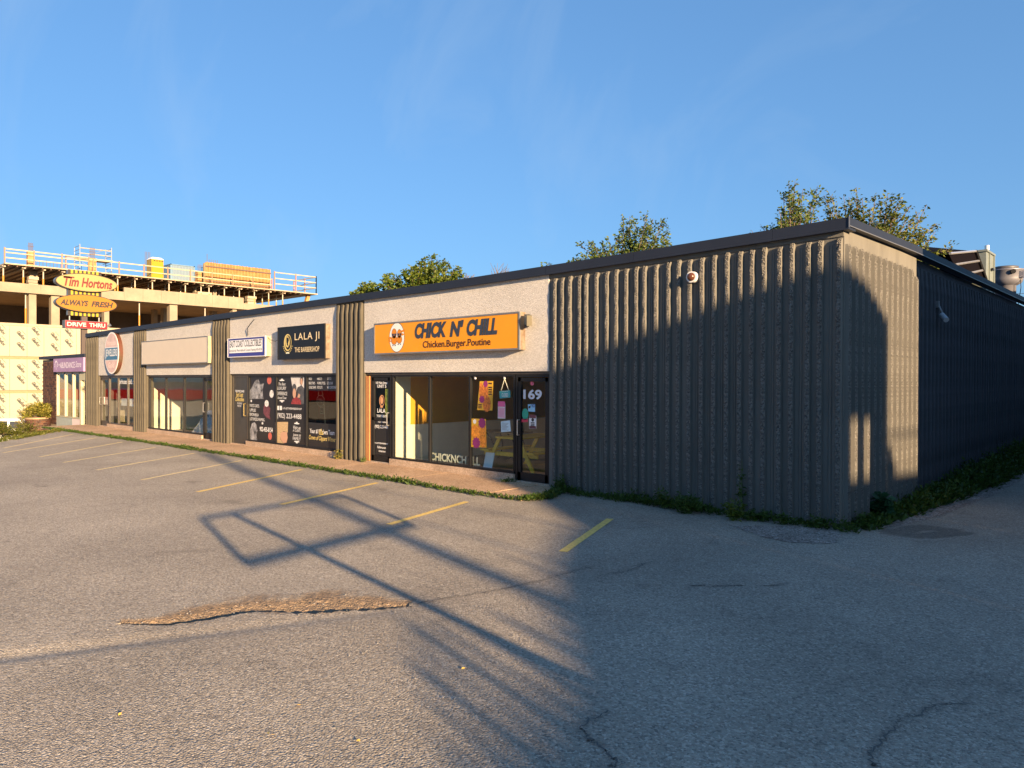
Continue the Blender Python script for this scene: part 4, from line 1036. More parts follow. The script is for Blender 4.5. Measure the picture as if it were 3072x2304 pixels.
# prints on the unit five door
zf = lambda x, y: px(1050 + x / 3.317, 900 + y / 3.317, YG)
t = empty('door_print', (-10.68, YG, .3), 'black unit five door print with white lettering and oval barber mark', 'window print')
x0, x1 = -10.98, -10.39
mb = MB(); mb.fbox(FG, x0, x1, .24, 1.085, .0005, .002); mb.build('film', BLACK, t); mb = MB(); mb.fbox(FG, x0, x1, 1.86, 2.05, .0005, .002); mb.build('film', BLACK, t)
mb = MB()
for s, a0, a1, z0, z1, sh in (('169 Main Street', .1, .9, 1.965, 2.03, 0), ('UNIT 5', .2, .8, 1.875, 1.95, 0), ('LALA', .2, .75, 1.27, 1.37, 0), ('THE BARBERSHOP', .15, .82, 1.16, 1.22, 0), ('LALAJITHEBARBERSHOP', .25, .98, 1.02, 1.06, 0), ('(902) 223-4488', .03, .98, .87, .97, 0), ('LALAJITHEBARBERSHOP', .03, .97, .50, .545, 0), ('Follow us on', .2, .78, .40, .46, .25), ('Instagram', .3, .75, .30, .365, .25)):
    mb.text(FG, s, x0 + .59 * a0, x0 + .59 * a1, z0, z1, .0035, sh, .02)
mb.build('lettering', WP, t)
mb = MB(); mb.ell(FG, -10.68, 1.56, .105, .14, .0035, 0); mb.ell(FG, -10.67, 1.56, .085, .115, .0045, 1); mb.ell(FG, -10.68, 1.57, .06, .09, .0055, 0); mb.ell(FG, -10.69, 1.41, .06, .02, .004, 0, 10); mb.build('emblem', [mat('copper print', (0.5, 0.25, 0.12), 0.4), BLACK], t)
mb = MB(); mb.rect(FG, -10.54, -10.40, 1.17, 1.85, .001); mb.build('green_strip', mat('green printed strip', (0.22, 0.25, 0.03), 0.5, var=0.5, vscale=14), t)

# ------------------------------------------------------------------ roof plant
ZRF = 4.2
t = empty('rooftop_unit', (-1.5, 15, ZRF), 'grey green rooftop air unit with a dark sloping intake hood', 'air unit')
UNIT = mat('grey green sheet metal', (0.16, 0.18, 0.16), 0.45, 0.2, var=0.12); HOODM = mat('shade black hood', (0.004, 0.003, 0.004), 0.9, spec=0.05)
hx = -1.0
hTL, hTR, hBR = [on_x(*q, hx) for q in ((2200 + 1650 / 2.537, 520 + 610 / 2.537), (2200 + 1850 / 2.537, 520 + 590 / 2.537), (2872 + 735 / 8.295, 750 + 720 / 8.295))]
by0, by1, bz0, bz1 = 15.05, 16.85, ZRF + 0.35, 6.06
mb = MB(); mb.box(-3.1, hx - 0.02, by0 + .6, by1, bz0, bz1); mb.build('cabinet', UNIT, t)
mb = MB(); mb.box(-3.14, hx + .02, by0 + .56, by1 + .04, bz1, bz1 + 0.06); mb.box(hx - .02, hx + .01, by0 + 1.0, by0 + 1.06, bz0, bz1); mb.box(hx - .02, hx + .012, by1 - .1, by1, bz0, bz1); mb.build('edge_trim', UNIT, t)
mb = MB(); mb.box(-3.0, hx - .1, by0 + .7, by1 - .1, ZRF - .05, bz0); mb.build('curb', DARKW, t)
mb = MB(); mb.tube((hx - .03, by0 + .75, bz1 + .06), (hx - .03, by0 + .75, bz1 + .2), .07, 10); mb.build('cap', ALU, t)
mb = MB(); mb.box(hx, hx + .05, by0 + 1.25, by0 + 1.5, 5.55, 5.62); mb.build('handle', BLACKM, t)
# hood: a sloping awning of three trays seen from below, its shade painted black
a0, a1 = (11.15, 5.42), (14.2, 5.88); b0, b1 = (12.9, 4.75), (15.65, 5.2)
for k in range(3):
    f0, f1 = k / 3, (k + 1) / 3
    mb = MB(); P = lambda s, e, zo: np.array((hx - .05 - 0.0 * e, a0[0] + (a1[0] - a0[0]) * s + (b0[0] - a0[0] + (b1[0] - b0[0] - a1[0] + a0[0]) * s) * e, a0[1] + (a1[1] - a0[1]) * s + (b0[1] - a0[1] + (b1[1] - b0[1] - a1[1] + a0[1]) * s) * e + zo))
    top = [P(0, f0, 0), P(1, f0, 0), P(1, f1, 0), P(0, f1, 0)]
    mb.hexa([p + np.array((0, 0, 0)) for p in top] + [p + np.array((-1.5, .1, .35)) for p in top]); mb.build('hood_tray', HOODM, t)
    mb = MB(); mb.tube(P(0, f0, 0) + np.array((.03, 0, 0)), P(1, f0, 0) + np.array((.03, 0, 0)), .035, 6); mb.build('hood_rail', GREYM if k else ALU, t)
mb = MB(); mb.tube(P(1, 0, 0) + np.array((.03, 0, 0)), P(1, 1, 0) + np.array((.03, 0, 0)), .05, 6); mb.build('hood_rail', BLACKM, t)
fc = at_depth(2872 + 1200 / 8.295, 750 + 900 / 8.295, 24.5)
t = empty('exhaust_fan', (fc[0], fc[1], ZRF), 'round spun metal exhaust fan on the roof edge', 'exhaust fan')
GALV = mat('galvanised fan metal', (0.2, 0.2, 0.23), 0.4, 0.4, var=0.1); fz = lambda y: float(at_depth(3000, 750 + y / 8.295, 24.5)[2])
c3 = (fc[0], fc[1], 0)
zr_, zt_, zb_, zn_ = fz(530), fz(425), fz(830), fz(905)
mb = MB(); mb.lathe(c3, [(.30, ZRF), (.30, zn_), (.34, zn_ + .02), (.46, zb_), (.50, zb_ + .12), (.51, zr_ - .02), (.54, zr_), (.54, zr_ + .03), (.40, zr_ + .035)], 28); mb.build('bowl', GALV, t, True)
mb = MB(); mb.lathe(c3, [(.36, zr_ + .03), (.37, zt_), (.33, zt_ + .01)], 24); mb.build('top_band', mat('dark band', (0.06, 0.06, 0.065), 0.5), t, True)
dv = np.array((0.36, -0.93, 0)) ; mb = MB(); q = np.array(c3) + dv * .5 + np.array((.1, .0, (zr_ + zb_) / 2 + .12)); mb.tube(q, q + dv * .05, .075, 12); mb.build('port', BLACKM, t)
mb = MB(); q = np.array((fc[0] + .46, fc[1] - .22, zr_ - .28)); mb.box(q[0] - .09, q[0] + .09, q[1] - .07, q[1] + .07, q[2], q[2] + .22); mb.build('switch_box', GALV, t)
mb = MB(); mb.path([(fc[0] + .44, fc[1] - .2, zr_ - .28), (fc[0] + .46, fc[1] - .2, zr_ - .6), (fc[0] + .36, fc[1] - .2, ZRF + .2), (fc[0] + .4, fc[1] - .2, ZRF)], .012); mb.build('cable', BLACKM, t)
e0, e1 = at_depth(2872 + 1480 / 8.295, 750 + 1090 / 8.295, 30), at_depth(3200, 877, 34)
for dz in (0, -.35):
    t = thing_mesh(MB().path([e0 + np.array((-4, 1, dz - .05)), e0 + np.array((0, 0, dz)), e1 + np.array((0, 0, dz))], .012), 'overhead_wire', BLACKM, 'thin wire in the sky right of the exhaust fan', 'wire', 'wires behind the roof')

# ------------------------------------------------------------------ purple sign store beyond the strip
GZ = -1.2
store = empty('brick_store', (-35.6, 3, GZ), 'small brick store with tall cream windows beyond the strip', 'building')
BRK = [mat('brick %s' % n, c, 0.85, var=0.25, vscale=9, bump=0.4) for n, c in (('red', (0.06, 0.022, 0.014)), ('dark', (0.035, 0.014, 0.011)), ('orange', (0.085, 0.036, 0.02)))]
MORT = mat('mortar', (0.20, 0.16, 0.12), 0.95, bump=0.3)
mb = MB(); mb.box(-39.05, -36.62, 0.02, 12, GZ - .9, 3.0); mb.box(-36.62, -32.12, 0.25, 12, 2.3, 3.0); mb.box(-36.62, -32.12, 3.0, 12, GZ - .9, 2.3); mb.build('wall', MORT, store)
bm_ = []
for m in BRK:
    mb = MB(); mb.box(-.118, .118, -.012, .02, 0, .088); o = mb.build('brick', m); bm_.append(o.data); bpy.data.objects.remove(o)
rr = random.Random(5); z = -0.15; row = 0
while z < 2.92:
    x = -39.05 + (0.12 if row % 2 else 0.245)
    while x < -36.7:
        o = bpy.data.objects.new('brick', rr.choice(bm_)); COL.objects.link(o); o.parent = store
        o.location = Vector((x, 0.01 + rr.uniform(-.004, .004), z)) - Vector(store.location); x += 0.25
    z += 0.106; row += 1
mb = MB(); mb.hexa([(-39.2, -.12, 3.03), (-32.1, -.12, 3.03), (-32.1, 12, 3.03), (-39.2, 12, 3.03), (-39.2, -.12, 3.18), (-32.1, -.12, 3.18), (-32.1, 12, 3.18), (-39.2, 12, 3.18)]); mb.build('roof', FASCIA, store)
CRW = mat('cream window timber', (0.363, 0.341, 0.231), 0.5, var=0.06)
mb = MB()
for x in (-36.58, -35.32, -34.14, -33.12): mb.box(x - .06, x + .06, -.02, .1, 0.29, 2.36)
mb.box(-36.64, -33.06, -.02, .1, 2.28, 2.38); mb.box(-36.64, -33.06, -.03, .1, 0.24, 0.30)
wf = mb.build('window_frame', CRW, store)
for a, b in ((-36.5, -35.4), (-35.25, -34.2), (-34.07, -33.18)):
    mb = MB(); mb.box(a, b, .04, .046, .3, 2.28); mb.build('pane', GLASS, wf)
mb = MB(); mb.box(-36.64, -34.2, -.01, .1, -.5, .235); mb.build('panel', mat('grey green board', (0.30, 0.33, 0.30), 0.6, var=0.1), store)
mb = MB(); mb.box(-34.19, -33.06, -.01, .1, -.35, .235); mb.build('panel', mat('pale pink board', (0.62, 0.5, 0.47), 0.6, var=0.05), store)
mb = MB(); mb.box(-33.05, -32.9, -.03, .12, -.25, 2.38); mb.box(-32.24, -32.12, -.03, .12, -.25, 2.38); mb.box(-32.9, -32.24, -.03, .12, 2.0, 2.38); dr = mb.build('door', CRW, store)
mb = MB(); mb.box(-32.9, -32.24, .05, .056, -.2, 2.0); mb.build('pane', GLASS, dr)
mb = MB(); mb.text(south(-.03), '165', -32.85, -32.3, 1.55, 1.75, .002, 0, .02); mb.build('number', BLACK, dr)
mb = MB(); mb.box(-36.6, -32.13, 2.6, 2.7, GZ, 2.3); mb.build('interior_wall', PLA, store)
for i, x in enumerate((-36.0, -35.0, -34.3)):
    mb = MB(); mb.box(x - .35, x + .35, .9, 1.2, -.1, .05); mb.box(x - .35, x + .35, .9, 1.2, .45, .5); mb.box(x - .35, x + .35, .9, 1.2, .95, 1.0)
    rr2 = random.Random(i)
    for k in range(12): q = x - .3 + (k % 6) * .1; mb.box(q, q + .07, .95, 1.1, (.05, .5)[k // 6], (.05, .5)[k // 6] + rr2.uniform(.1, .25), k % 2)
    thing_mesh(mb, 'display_shelf', [WHITE, FOOD], ('white display shelf behind the first cream window', 'white display shelf behind the second cream window', 'white display shelf behind the third cream window')[i], 'shelf', 'shelves in the purple sign store')
t = empty('shop_sign', (-34.3, -.15, 2.38), 'long purple fascia sign with white store lettering', 'sign')
PUR = mat('purple sign', (0.27, 0.17, 0.30), 0.5, var=0.1, vscale=1.5)
mb = MB(); mb.box(-36.55, -32.12, -.16, .0, 2.39, 3.02); mb.build('board', PUR, t)
fs = south(-.16); mb = MB(); mb.text(fs, 'ABUNDANCE', -35.5, -33.3, 2.56, 2.84, .003, 0, .015); mb.text(fs, 'Store', -33.2, -32.4, 2.58, 2.86, .003, .3, .01); mb.text(fs, 'the', -35.75, -35.5, 2.68, 2.80, .003, .3, .01)
for k in range(9):
    a = math.pi * (k / 8); mb.ell(fs, -36.1 + .22 * math.cos(a), 2.66 + .24 * math.sin(a), .05, .05, .003, 0, 6)
mb.rect(fs, -36.12, -36.08, 2.5, 2.75, .003); mb.build('lettering', mat('pale lilac print', (0.62, 0.56, 0.62), 0.5), t)

# brick planter
plc = np.array((-37.6, -0.55)); pz0, pz1 = -0.75, 0.12
pt = empty('brick_planter', (plc[0], plc[1], pz0), 'rounded brick planter below the brick store corner', 'planter')
mb = MB(); mb.lathe((plc[0], plc[1], 0), [(.50, pz0 - .6), (.50, pz1 - .02), (.40, pz1 - .02)], 24); mb.build('core', MORT, pt)
for r in range(9):
    for k in range(16):
        a = 2 * math.pi * (k + .5 * (r % 2)) / 16
        o = bpy.data.objects.new('brick', rr.choice(bm_)); COL.objects.link(o); o.parent = pt
        o.location = Vector((plc[0] + .515 * math.cos(a), plc[1] + .515 * math.sin(a), pz0 + r * .098)) - Vector(pt.location); o.rotation_euler = (0, 0, a + math.pi / 2); o.scale = (.8, 1, .95)
mb = MB(); mb.lathe((plc[0], plc[1], 0), [(.44, pz1 - .02), (.55, pz1 - .02), (.55, pz1 + .06), (.42, pz1 + .06)], 20); mb.build('cap', mat('pale brick cap', (0.240, 0.168, 0.102), 0.8, var=0.2), pt)

# ------------------------------------------------------------------ drive-through pylon sign
XT = -42.0
tz = lambda x, y: [float(v) for v in on_x(x / 4.424, 700 + y / 4.424, XT)[1:]]
t = empty('pylon_sign', (XT, 2.8, -2.0), 'tall coffee shop pylon sign with two ovals over a red strip', 'pylon sign')
f = east(XT)
mb = MB(); mb.box(XT - .32, XT - .12, 2.68, 2.98, -2.2, 5.6); mb.build('pole', mat('dark brown pole', (0.05, 0.035, 0.03), 0.5), t)
STRY = mat('stripe yellow', (0.26, 0.2, 0.004), 0.5); STRB = mat('stripe brown', (0.012, 0.006, 0.005), 0.5)
mb = MB(); mb.box(XT - .35, XT - .05, 1.98, 3.68, 5.62, 8.12); mb.build('cabinet', mat('slate cabinet side', (0.10, 0.13, 0.17), 0.5), t)
mb = MB(); mb.rect(f, 1.98, 3.68, 5.60, 8.15, -.045, 1); n = 7; w_ = (3.62 - 2.12) / n
for k in range(n): mb.rect(f, 2.12 + k * w_, 2.12 + k * w_ + w_ * .55, 5.60, 8.15, -.04, 0)
mb.build('striped_face', [STRY, STRB], t)


def oval(cy, cz, ru, rv, m, label):
    q = [(cy + ru * math.cos(2 * math.pi * i / 40), cz + rv * math.sin(2 * math.pi * i / 40)) for i in range(40)]
    mb = MB(); mb.prism(f, q, -.38, 0.10); o = mb.build('oval_cabinet', mat('slate cabinet side', (0.10, 0.13, 0.17)), t)
    mb = MB(); mb.prism(f, [(cy + (a - cy) * 1.015, cz + (b - cz) * 1.03) for a, b in q], 0.10, 0.13); mb.build('oval_rim', STRB, o)
    mb = MB(); mb.poly(f, [(cy + (a - cy) * .985, cz + (b - cz) * .95) for a, b in q], 0.134); mb.build('oval_face', m, o)


oval(2.90, 7.475, 1.56, .50, mat('cream oval', (0.25, 0.19, 0.07), 0.4), '')
oval(2.89, 6.30, 1.55, .49, mat('amber oval', (0.25, 0.10, 0.0005), 0.4), '')
TR = mat('red lettering', (0.10, 0.004, 0.003), 0.5)
mb = MB(); mb.text(f, 'Tim', 1.72, 2.48, 7.20, 7.74, .137, .25, .035); mb.text(f, 'Hortons', 2.60, 4.20, 7.20, 7.74, .137, .25, .035); mb.text_par(f, 'l', [(1.70, 7.66), (2.25, 7.66), (1.70, 7.74)], .137, 0, .1); mb.build('lettering', TR, t)
mb = MB(); mb.text(f, 'ALWAYS', 1.55, 2.95, 6.14, 6.46, .137, .25, .045); mb.text(f, 'FRESH', 3.10, 4.24, 6.14, 6.46, .137, .25, .045); mb.build('lettering', STRB, t)
mb = MB(); mb.box(XT - .4, XT + .1, 1.79, 3.95, 4.885, 5.32); mb.build('strip_cabinet', mat('pale slate', (0.07, 0.085, 0.10), 0.5), t)
mb = MB(); mb.rect(f, 1.81, 3.93, 4.905, 5.30, .104); mb.build('strip_face', mat('red strip face', (0.19, 0.002, 0.006), 0.4), t)
mb = MB(); mb.text(f, 'DRIVE', 1.89, 2.85, 4.99, 5.22, .108, 0, .03); mb.text(f, 'THRU', 3.0, 3.83, 4.99, 5.22, .108, 0, .03); mb.build('lettering', mat('white sign letters', (0.34, 0.33, 0.32), 0.5), t)
mb = MB(); mb.tube((XT - .2, 2.1, 5.32), (XT - .2, 2.1, 5.6), .04); mb.tube((XT - .2, 3.6, 5.32), (XT - .2, 3.6, 5.6), .04); mb.build('strut', GREYM, t)
mb = MB(); mb.tube((XT - .1, 3.97, 5.05), (XT + .05, 4.12, 5.18), .05, 8, .09); mb.build('spot_lamp', GREYM, t)

# ------------------------------------------------------------------ concrete frame building going up
XC = -70.0
FC = east(XC)
cz_ = lambda x, y: [float(v) for v in on_x(x, y, XC)[1:]]
zA = lambda x, y: cz_(x / 4.424, 700 + y / 4.424)
zB = lambda x, y: cz_(450 + x / 4.0218, 700 + y / 4.0218)
cons = empty('unfinished_building', (XC - 8, 20, -2), 'unfinished concrete building with pale wrapped walls and open decks', 'building')
CONC = mat('raw concrete', (0.215, 0.178, 0.128), 0.85, var=0.14, vscale=0.8, bump=0.3, bscale=15); SOFF = mat('soffit concrete', (0.270, 0.198, 0.126), 0.9, var=0.15, vscale=0.5)
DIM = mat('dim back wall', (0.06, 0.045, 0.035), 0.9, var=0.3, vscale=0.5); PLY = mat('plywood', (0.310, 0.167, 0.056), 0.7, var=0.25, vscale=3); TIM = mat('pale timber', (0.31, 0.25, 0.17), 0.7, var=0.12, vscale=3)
SHT = mat('pale yellow sheathing', (0.26, 0.25, 0.18), 0.6, var=0.03, vscale=0.6); PRT = mat('grey board print', (0.03, 0.032, 0.03), 0.7)
YA, YB = -6.0, 33.2
mb = MB(); mb.box(XC - 22, XC, YA, YB, 9.47, 9.80); mb.build('slab', SOFF, cons)
mb = MB(); mb.box(XC - 22, XC, YA, 33.0, 6.30, 6.60); mb.build('slab', SOFF, cons)
yk = cz_(372, 872)[0]
for a, b, zt in ((YA, yk, 10.26), (yk, 26.2, 10.68)):
    e = np.linspace(a, b, 7 if a < yk else 8)
    for p, q in zip(e[:-1], e[1:]):
        mb = MB(); mb.box(XC - .25, XC + .03, p + .008, q - .008, 9.46, zt); mb.build('edge_beam', CONC, cons)
mb = MB(); mb.box(XC - .25, XC + .03, 26.2, YB, 9.46, 10.12); mb.build('edge_beam', CONC, cons)
mb = MB(); mb.box(XC - .5, XC + .06, YA, 33, 6.60, 6.80); mb.build('floor_band', TIM, cons)
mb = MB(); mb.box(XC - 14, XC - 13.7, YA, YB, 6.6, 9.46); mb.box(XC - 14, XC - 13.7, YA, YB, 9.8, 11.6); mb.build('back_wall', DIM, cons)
mb = MB(); mb.box(XC - 20, XC - .2, YA, 33, -2.5, 6.3); mb.build('core', MORT, cons)
# columns on the open floor
for x0, x1, y0, y1, dx in ((90, 112, 931, 972, 0), (157, 182, 896, 972, 0), (316, 331, 934, 985, 0), (513, 536, 918, 962, 0), (702, 714, 926, 940, 0), (493, 509, 922, 965, -5), (464, 476, 940, 968, -7), (88, 112, 900, 930, -3), (640, 655, 935, 955, -4)):
    p = [on_x(x, 950, XC + dx)[1] for x in (x0, x1)]
    mb = MB(); mb.box(XC + dx - 1.0, XC + dx - .3, float(p[0]), float(p[1]), 6.6, 9.47); mb.build('column', CONC, cons)
for x0, x1 in ((90, 113), (640, 650), (585 / 1, 590)):
    p = [on_x(x, 830, XC - 2)[1] for x in (x0, x1)]
    mb = MB(); mb.box(XC - 2.6, XC - 2.0, float(p[0]), float(p[1]), 9.8, 11.7); mb.build('column', CONC, cons)
# pale wrapped panels in three bands with printed boards
yb = [4.0 + 1.27 * k for k in range(-1, 11)]
for zb0, zb1 in ((3.98, 6.58), (1.06, 3.72), (-2.2, .80)):
    for i, (a, b) in enumerate(zip(yb[:-1], yb[1:])):
        if zb1 < 4 and a > 11: continue
        mb = MB(); mb.box(XC - .2, XC + .04, a + .012, b - .012, zb0, zb1); sp = mb.build('sheathing_panel', SHT, cons)
        mb = MB()
        for k in range(3 if i % 2 else 2):
            cy, cz = (a + b) / 2 + (-.12 if i % 2 else .05), zb1 - .45 - k * .95 - (.4 if i % 2 == 0 else 0)
            if cz < zb0 + .3: continue
            d = np.array((.62, -.78)); n_ = np.array((.78, .62)); o = np.array((cy, cz)) - d * .36
            mb.text_par(FC, 'GlasRoc', [o, o + d * .85, o + n_ * .30], .046, .2, .05)
            o2 = o + n_ * .40 + d * .1
            mb.text_par(FC, 'sheathing', [o2, o2 + d * .5, o2 + n_ * .09], .046, 0, .02)
        mb.build('print', PRT, sp)
for z in (3.72, .80):
    mb = MB(); mb.box(XC - .2, XC + .05, YA, 33, z, z + .24); mb.build('floor_band', mat('tan band', (0.225, 0.160, 0.085), 0.8, var=0.1), cons)
# deck formwork
DY0, DY1 = 4.9, 35.0; ZD = 11.76
e = np.linspace(DY0, DY1, 16)
for p, q in zip(e[:-1], e[1:]):
    mb = MB(); mb.box(XC - 15, XC + .25, p + .01, q - .01, ZD, ZD + .11); mb.build('deck_panel', TIM, cons)
mb = MB()
for k in range(48):
    y = DY0 + .3 + k * .63
    if y < 33: mb.box(XC - 13, XC + .1, y - .04, y + .04, ZD - .14, ZD - .002)
mb.build('joists', mat('brown joists', (0.10, 0.06, 0.04), 0.8), cons)['kind'] = 'stuff'

SHY = mat('yellow shore tube', (0.30, 0.13, 0.004), 0.5, var=0.15); SHW = mat('weathered inner tube', (0.330, 0.288, 0.228), 0.5, var=0.15)
pm = MB(); pm.tube((0, 0, 0), (0, 0, 1.05), .075, 8); po = pm.build('outer_tube', SHY); pa = po.data; bpy.data.objects.remove(po)
pm = MB(); pm.tube((0, 0, 1.03), (0, 0, 1.85), .055, 8); po = pm.build('inner_tube', SHW); pb = po.data; bpy.data.objects.remove(po)
pm = MB(); pm.box(-.12, .12, -.12, .12, 1.85, 1.9); po = pm.build('plate', SHW); pc_ = po.data; bpy.data.objects.remove(po)


def shore(x, y, z, s, label, group):
    t = empty('shoring_post', (x, y, z), label, 'shoring post', group)
    for nm, d in (('outer_tube', pa), ('inner_tube', pb), ('plate', pc_)):
        o = bpy.data.objects.new(nm, d); COL.objects.link(o); o.parent = t; o.scale = (1, 1, s)


G1 = 'yellow shoring posts under the top deck'
fxs = [10, 70, 130, 188, 353, 405, 457, 507, 556, 603, 627, 673, 718, 763, 806, 848]
for x in fxs:
    y = float(on_x(x, 820, XC - .3)[1]); shore(XC - .3, y, 9.8, .98, 'yellow shoring post at the front edge under the top deck', G1)
    mb = MB(); mb.box(XC - 9, XC + .2, y - .07, y + .07, 11.46 + .05, 11.46 + .16)
    thing_mesh(mb, 'stringer_beam', TIM, 'pale timber stringer on shoring posts under the top deck', 'beam', 'stringers under the top deck')
for x in (495, 542, 589, 612, 657, 701, 745, 787, 829, 345, 395, 445):
    p = on_x(x, 840, XC - 2.6); shore(XC - 2.6, float(p[1]), 9.8, .98, 'yellow shoring post in the second row under the top deck', G1)
for x in (77, 418, 615): 
    p = on_x(x, 930, XC - .6); shore(XC - .6, float(p[1]), 6.6, 1.5, 'tall yellow shoring post on the open middle floor', 'tall shoring posts on the middle floor')


def rail(name, label, pts_, zs, post_z):
    t = empty(name, (pts_[0][0], pts_[0][1], post_z), label, 'guard rail', 'timber guard rails of the top deck')
    for z in zs:
        mb = MB()
        for a, b in zip(pts_[:-1], pts_[1:]):
            a_, b_ = np.array(a), np.array(b); d = b_ - a_; L = np.linalg.norm(d); d = d / L; n = np.array((-d[1], d[0])) * .025
            mb.hexa([(*(a_ - n), z), (*(b_ - n), z), (*(b_ + n), z), (*(a_ + n), z), (*(a_ - n), z + .10), (*(b_ - n), z + .10), (*(b_ + n), z + .10), (*(a_ + n), z + .10)])
        mb.build('rail', TIM, t)
    for a, b in zip(pts_[:-1], pts_[1:]):
        L = math.dist(a, b); k = max(1, round(L / 2.2))
        for i in range(k + 1):
            x, y = a[0] + (b[0] - a[0]) * i / k, a[1] + (b[1] - a[1]) * i / k
            mb = MB(); mb.box(x - .045, x + .045, y - .045, y + .045, post_z, zs[-1] + .16); mb.build('post', mat('orange rail post', (0.300, 0.132, 0.072), 0.7), t)


rail('guard_rail', 'three bar timber guard rail at the left end of the top deck', [(XC - .1, 4.95), (XC - .1, 11.4)], [12.3, 12.75, 13.05], 11.87)
rail('guard_rail', 'long two bar timber guard rail along the middle of the top deck', [(XC - .3, 9.6), (XC - .3, 29.6)], [12.35, 12.95], 11.87)
rail('guard_rail', 'timber guard rail turning the right corner of the top deck', [(XC - .1, 29.8), (XC - .1, 35.0), (XC - 5, 35.0)], [12.5, 13.1, 13.75], 11.87)
# things standing on the deck
REB = mat('rusty rebar', (0.09, 0.06, 0.05), 0.7)


def ycol(lab, x0, x1, y0, dx, reb):
    p = [float(on_x(x, 800, XC + dx)[1]) for x in (x0, x1)]; z1 = float(on_x(x0, y0, XC + dx)[2])
    t = empty('column_form', (XC + dx, (p[0] + p[1]) / 2, 11.87), lab, 'formwork')
    w = p[1] - p[0]; k = 4
    for i in range(k):
        a = 11.87 + (z1 - 11.87) * i / k; mb = MB(); mb.box(XC + dx - w, XC + dx, p[0], p[1], a + .02, 11.87 + (z1 - 11.87) * (i + 1) / k - .02); mb.build('form_board', PLY, t)
    mb = MB(); mb.box(XC + dx - w + .05, XC + dx - .05, p[0] + .05, p[1] - .05, 11.87, z1)
    mb.build('form_core', REB, t)
    mb = MB()
    for i in range(5): mb.tube((XC + dx - .2, p[0] + .1 + (w - .2) * i / 4, z1), (XC + dx - .2, p[0] + .1 + (w - .2) * i / 4, z1 + reb), .022, 5)
    mb.tube((XC + dx - .2, p[0], z1 + reb * .6), (XC + dx - .2, p[1], z1 + reb * .6), .02, 5); mb.build('rebar', REB, t)


ycol('orange plywood column form behind the left guard rail', 370 / 4.424, 460 / 4.424, 700 + 235 / 4.424, -3, .8)
ycol('orange plywood column form below the scaffold tower', 1190 / 4.424, 1280 / 4.424, 700 + 322 / 4.424, -2, 1.0)
ycol('short plywood column form left of the tall wall form', 450 + 578 / 4.02, 450 + 660 / 4.02, 700 + 450 / 4.02, -3, .7)
mb = MB(); p0, p1 = [float(on_x(x, 830, XC - 2)[1]) for x in (90, 113)]
mb = MB()
for k in range(14):
    y = float(on_x(108 + k * 10.5, 780, XC - 6)[1]); mb.tube((XC - 6, y, 11.87), (XC - 6, y, 13.3 - .25 * (k % 3) * .3), .02, 5)
mb.tube((XC - 6, float(on_x(105, 780, XC - 6)[1]), 12.5), (XC - 6, float(on_x(245, 780, XC - 6)[1]), 12.35), .02, 5)
thing_mesh(mb, 'rebar_row', REB, 'row of thin upright rebar left of the scaffold tower', 'rebar')
# scaffold tower
sy0, sy1 = [float(on_x(x, 780, XC - 3)[1]) for x in (1060 / 4.424, 1480 / 4.424)]
sz1 = float(on_x(1060 / 4.424, 700 + 140 / 4.424, XC - 3)[2]); szp = float(on_x(1060 / 4.424, 700 + 330 / 4.424, XC - 3)[2])
t = empty('scaffold_tower', (XC - 3, sy0, 11.87), 'metal scaffold tower with pale rails on the top deck', 'scaffold')
STL = mat('scaffold steel', (0.28, 0.30, 0.33), 0.4, 0.5)
for y in (sy0, sy1):
    mb = MB()
    for x in (XC - 3, XC - 4.6): mb.tube((x, y, 11.87), (x, y, sz1 + (0 if x > XC - 4 else -.1)), .04, 6)
    z = 12.1
    while z < sz1: mb.tube((XC - 3, y, z), (XC - 4.6, y, z), .03, 5); z += .36
    mb.build('end_frame', STL, t)
mb = MB()
for z in (sz1 - .35, sz1 - .85):
    mb.tube((XC - 3, sy0, z), (XC - 3, sy1, z), .05, 6)
mb.build('rail', TIM, t)
mb = MB(); mb.box(XC - 4.6, XC - 2.9, sy0 - .1, sy1 + .1, szp, szp + .09); mb.build('platform', TIM, t)
mb = MB(); mb.tube((XC - 4, sy0, 12), (XC - 4, sy1, szp), .025, 5); mb.tube((XC - 4, sy1, 12), (XC - 4, sy0, szp), .025, 5); mb.tube((XC - 4.5, sy0, szp), (XC - 4.5, sy1, sz1), .025, 5); mb.build('brace', STL, t)
# portable toilet
y0, y1 = [float(on_x(x, 800, XC - 2)[1]) for x in (455, 491)]; z1 = float(on_x(470, 775, XC - 2)[2])
t = empty('portable_toilet', (XC - 3, (y0 + y1) / 2, 11.87), 'bright yellow portable toilet standing on the top deck', 'toilet')
TY = mat('bright yellow plastic', (0.27, 0.175, 0.002), 0.4)
mb = MB(); mb.box(XC - 3.3, XC - 2.05, y0, y1, 11.87, z1 - .1); mb.build('cabin', TY, t)
mb = MB(); mb.box(XC - 2.045, XC - 2.0, y0 + .12, y1 - .12, 11.95, z1 - .35); mb.build('door', TY, t)
mb = MB(); mb.hexa([(XC - 3.35, y0 - .04, z1 - .1), (XC - 2.0, y0 - .04, z1 - .1), (XC - 2.0, y1 + .04, z1 - .1), (XC - 3.35, y1 + .04, z1 - .1), (XC - 3.1, y0 + .15, z1 + .12), (XC - 2.25, y0 + .15, z1 + .12), (XC - 2.25, y1 - .15, z1 + .12), (XC - 3.1, y1 - .15, z1 + .12)]); mb.build('roof', WHITE, t)
mb = MB()
for k in range(4): mb.box(XC - 2.04, XC - 2.02, y0 + .2 + k * .25, y0 + .36 + k * .25, z1 - .28, z1 - .2)
mb.build('vent', BLACK, t)
mb = MB()
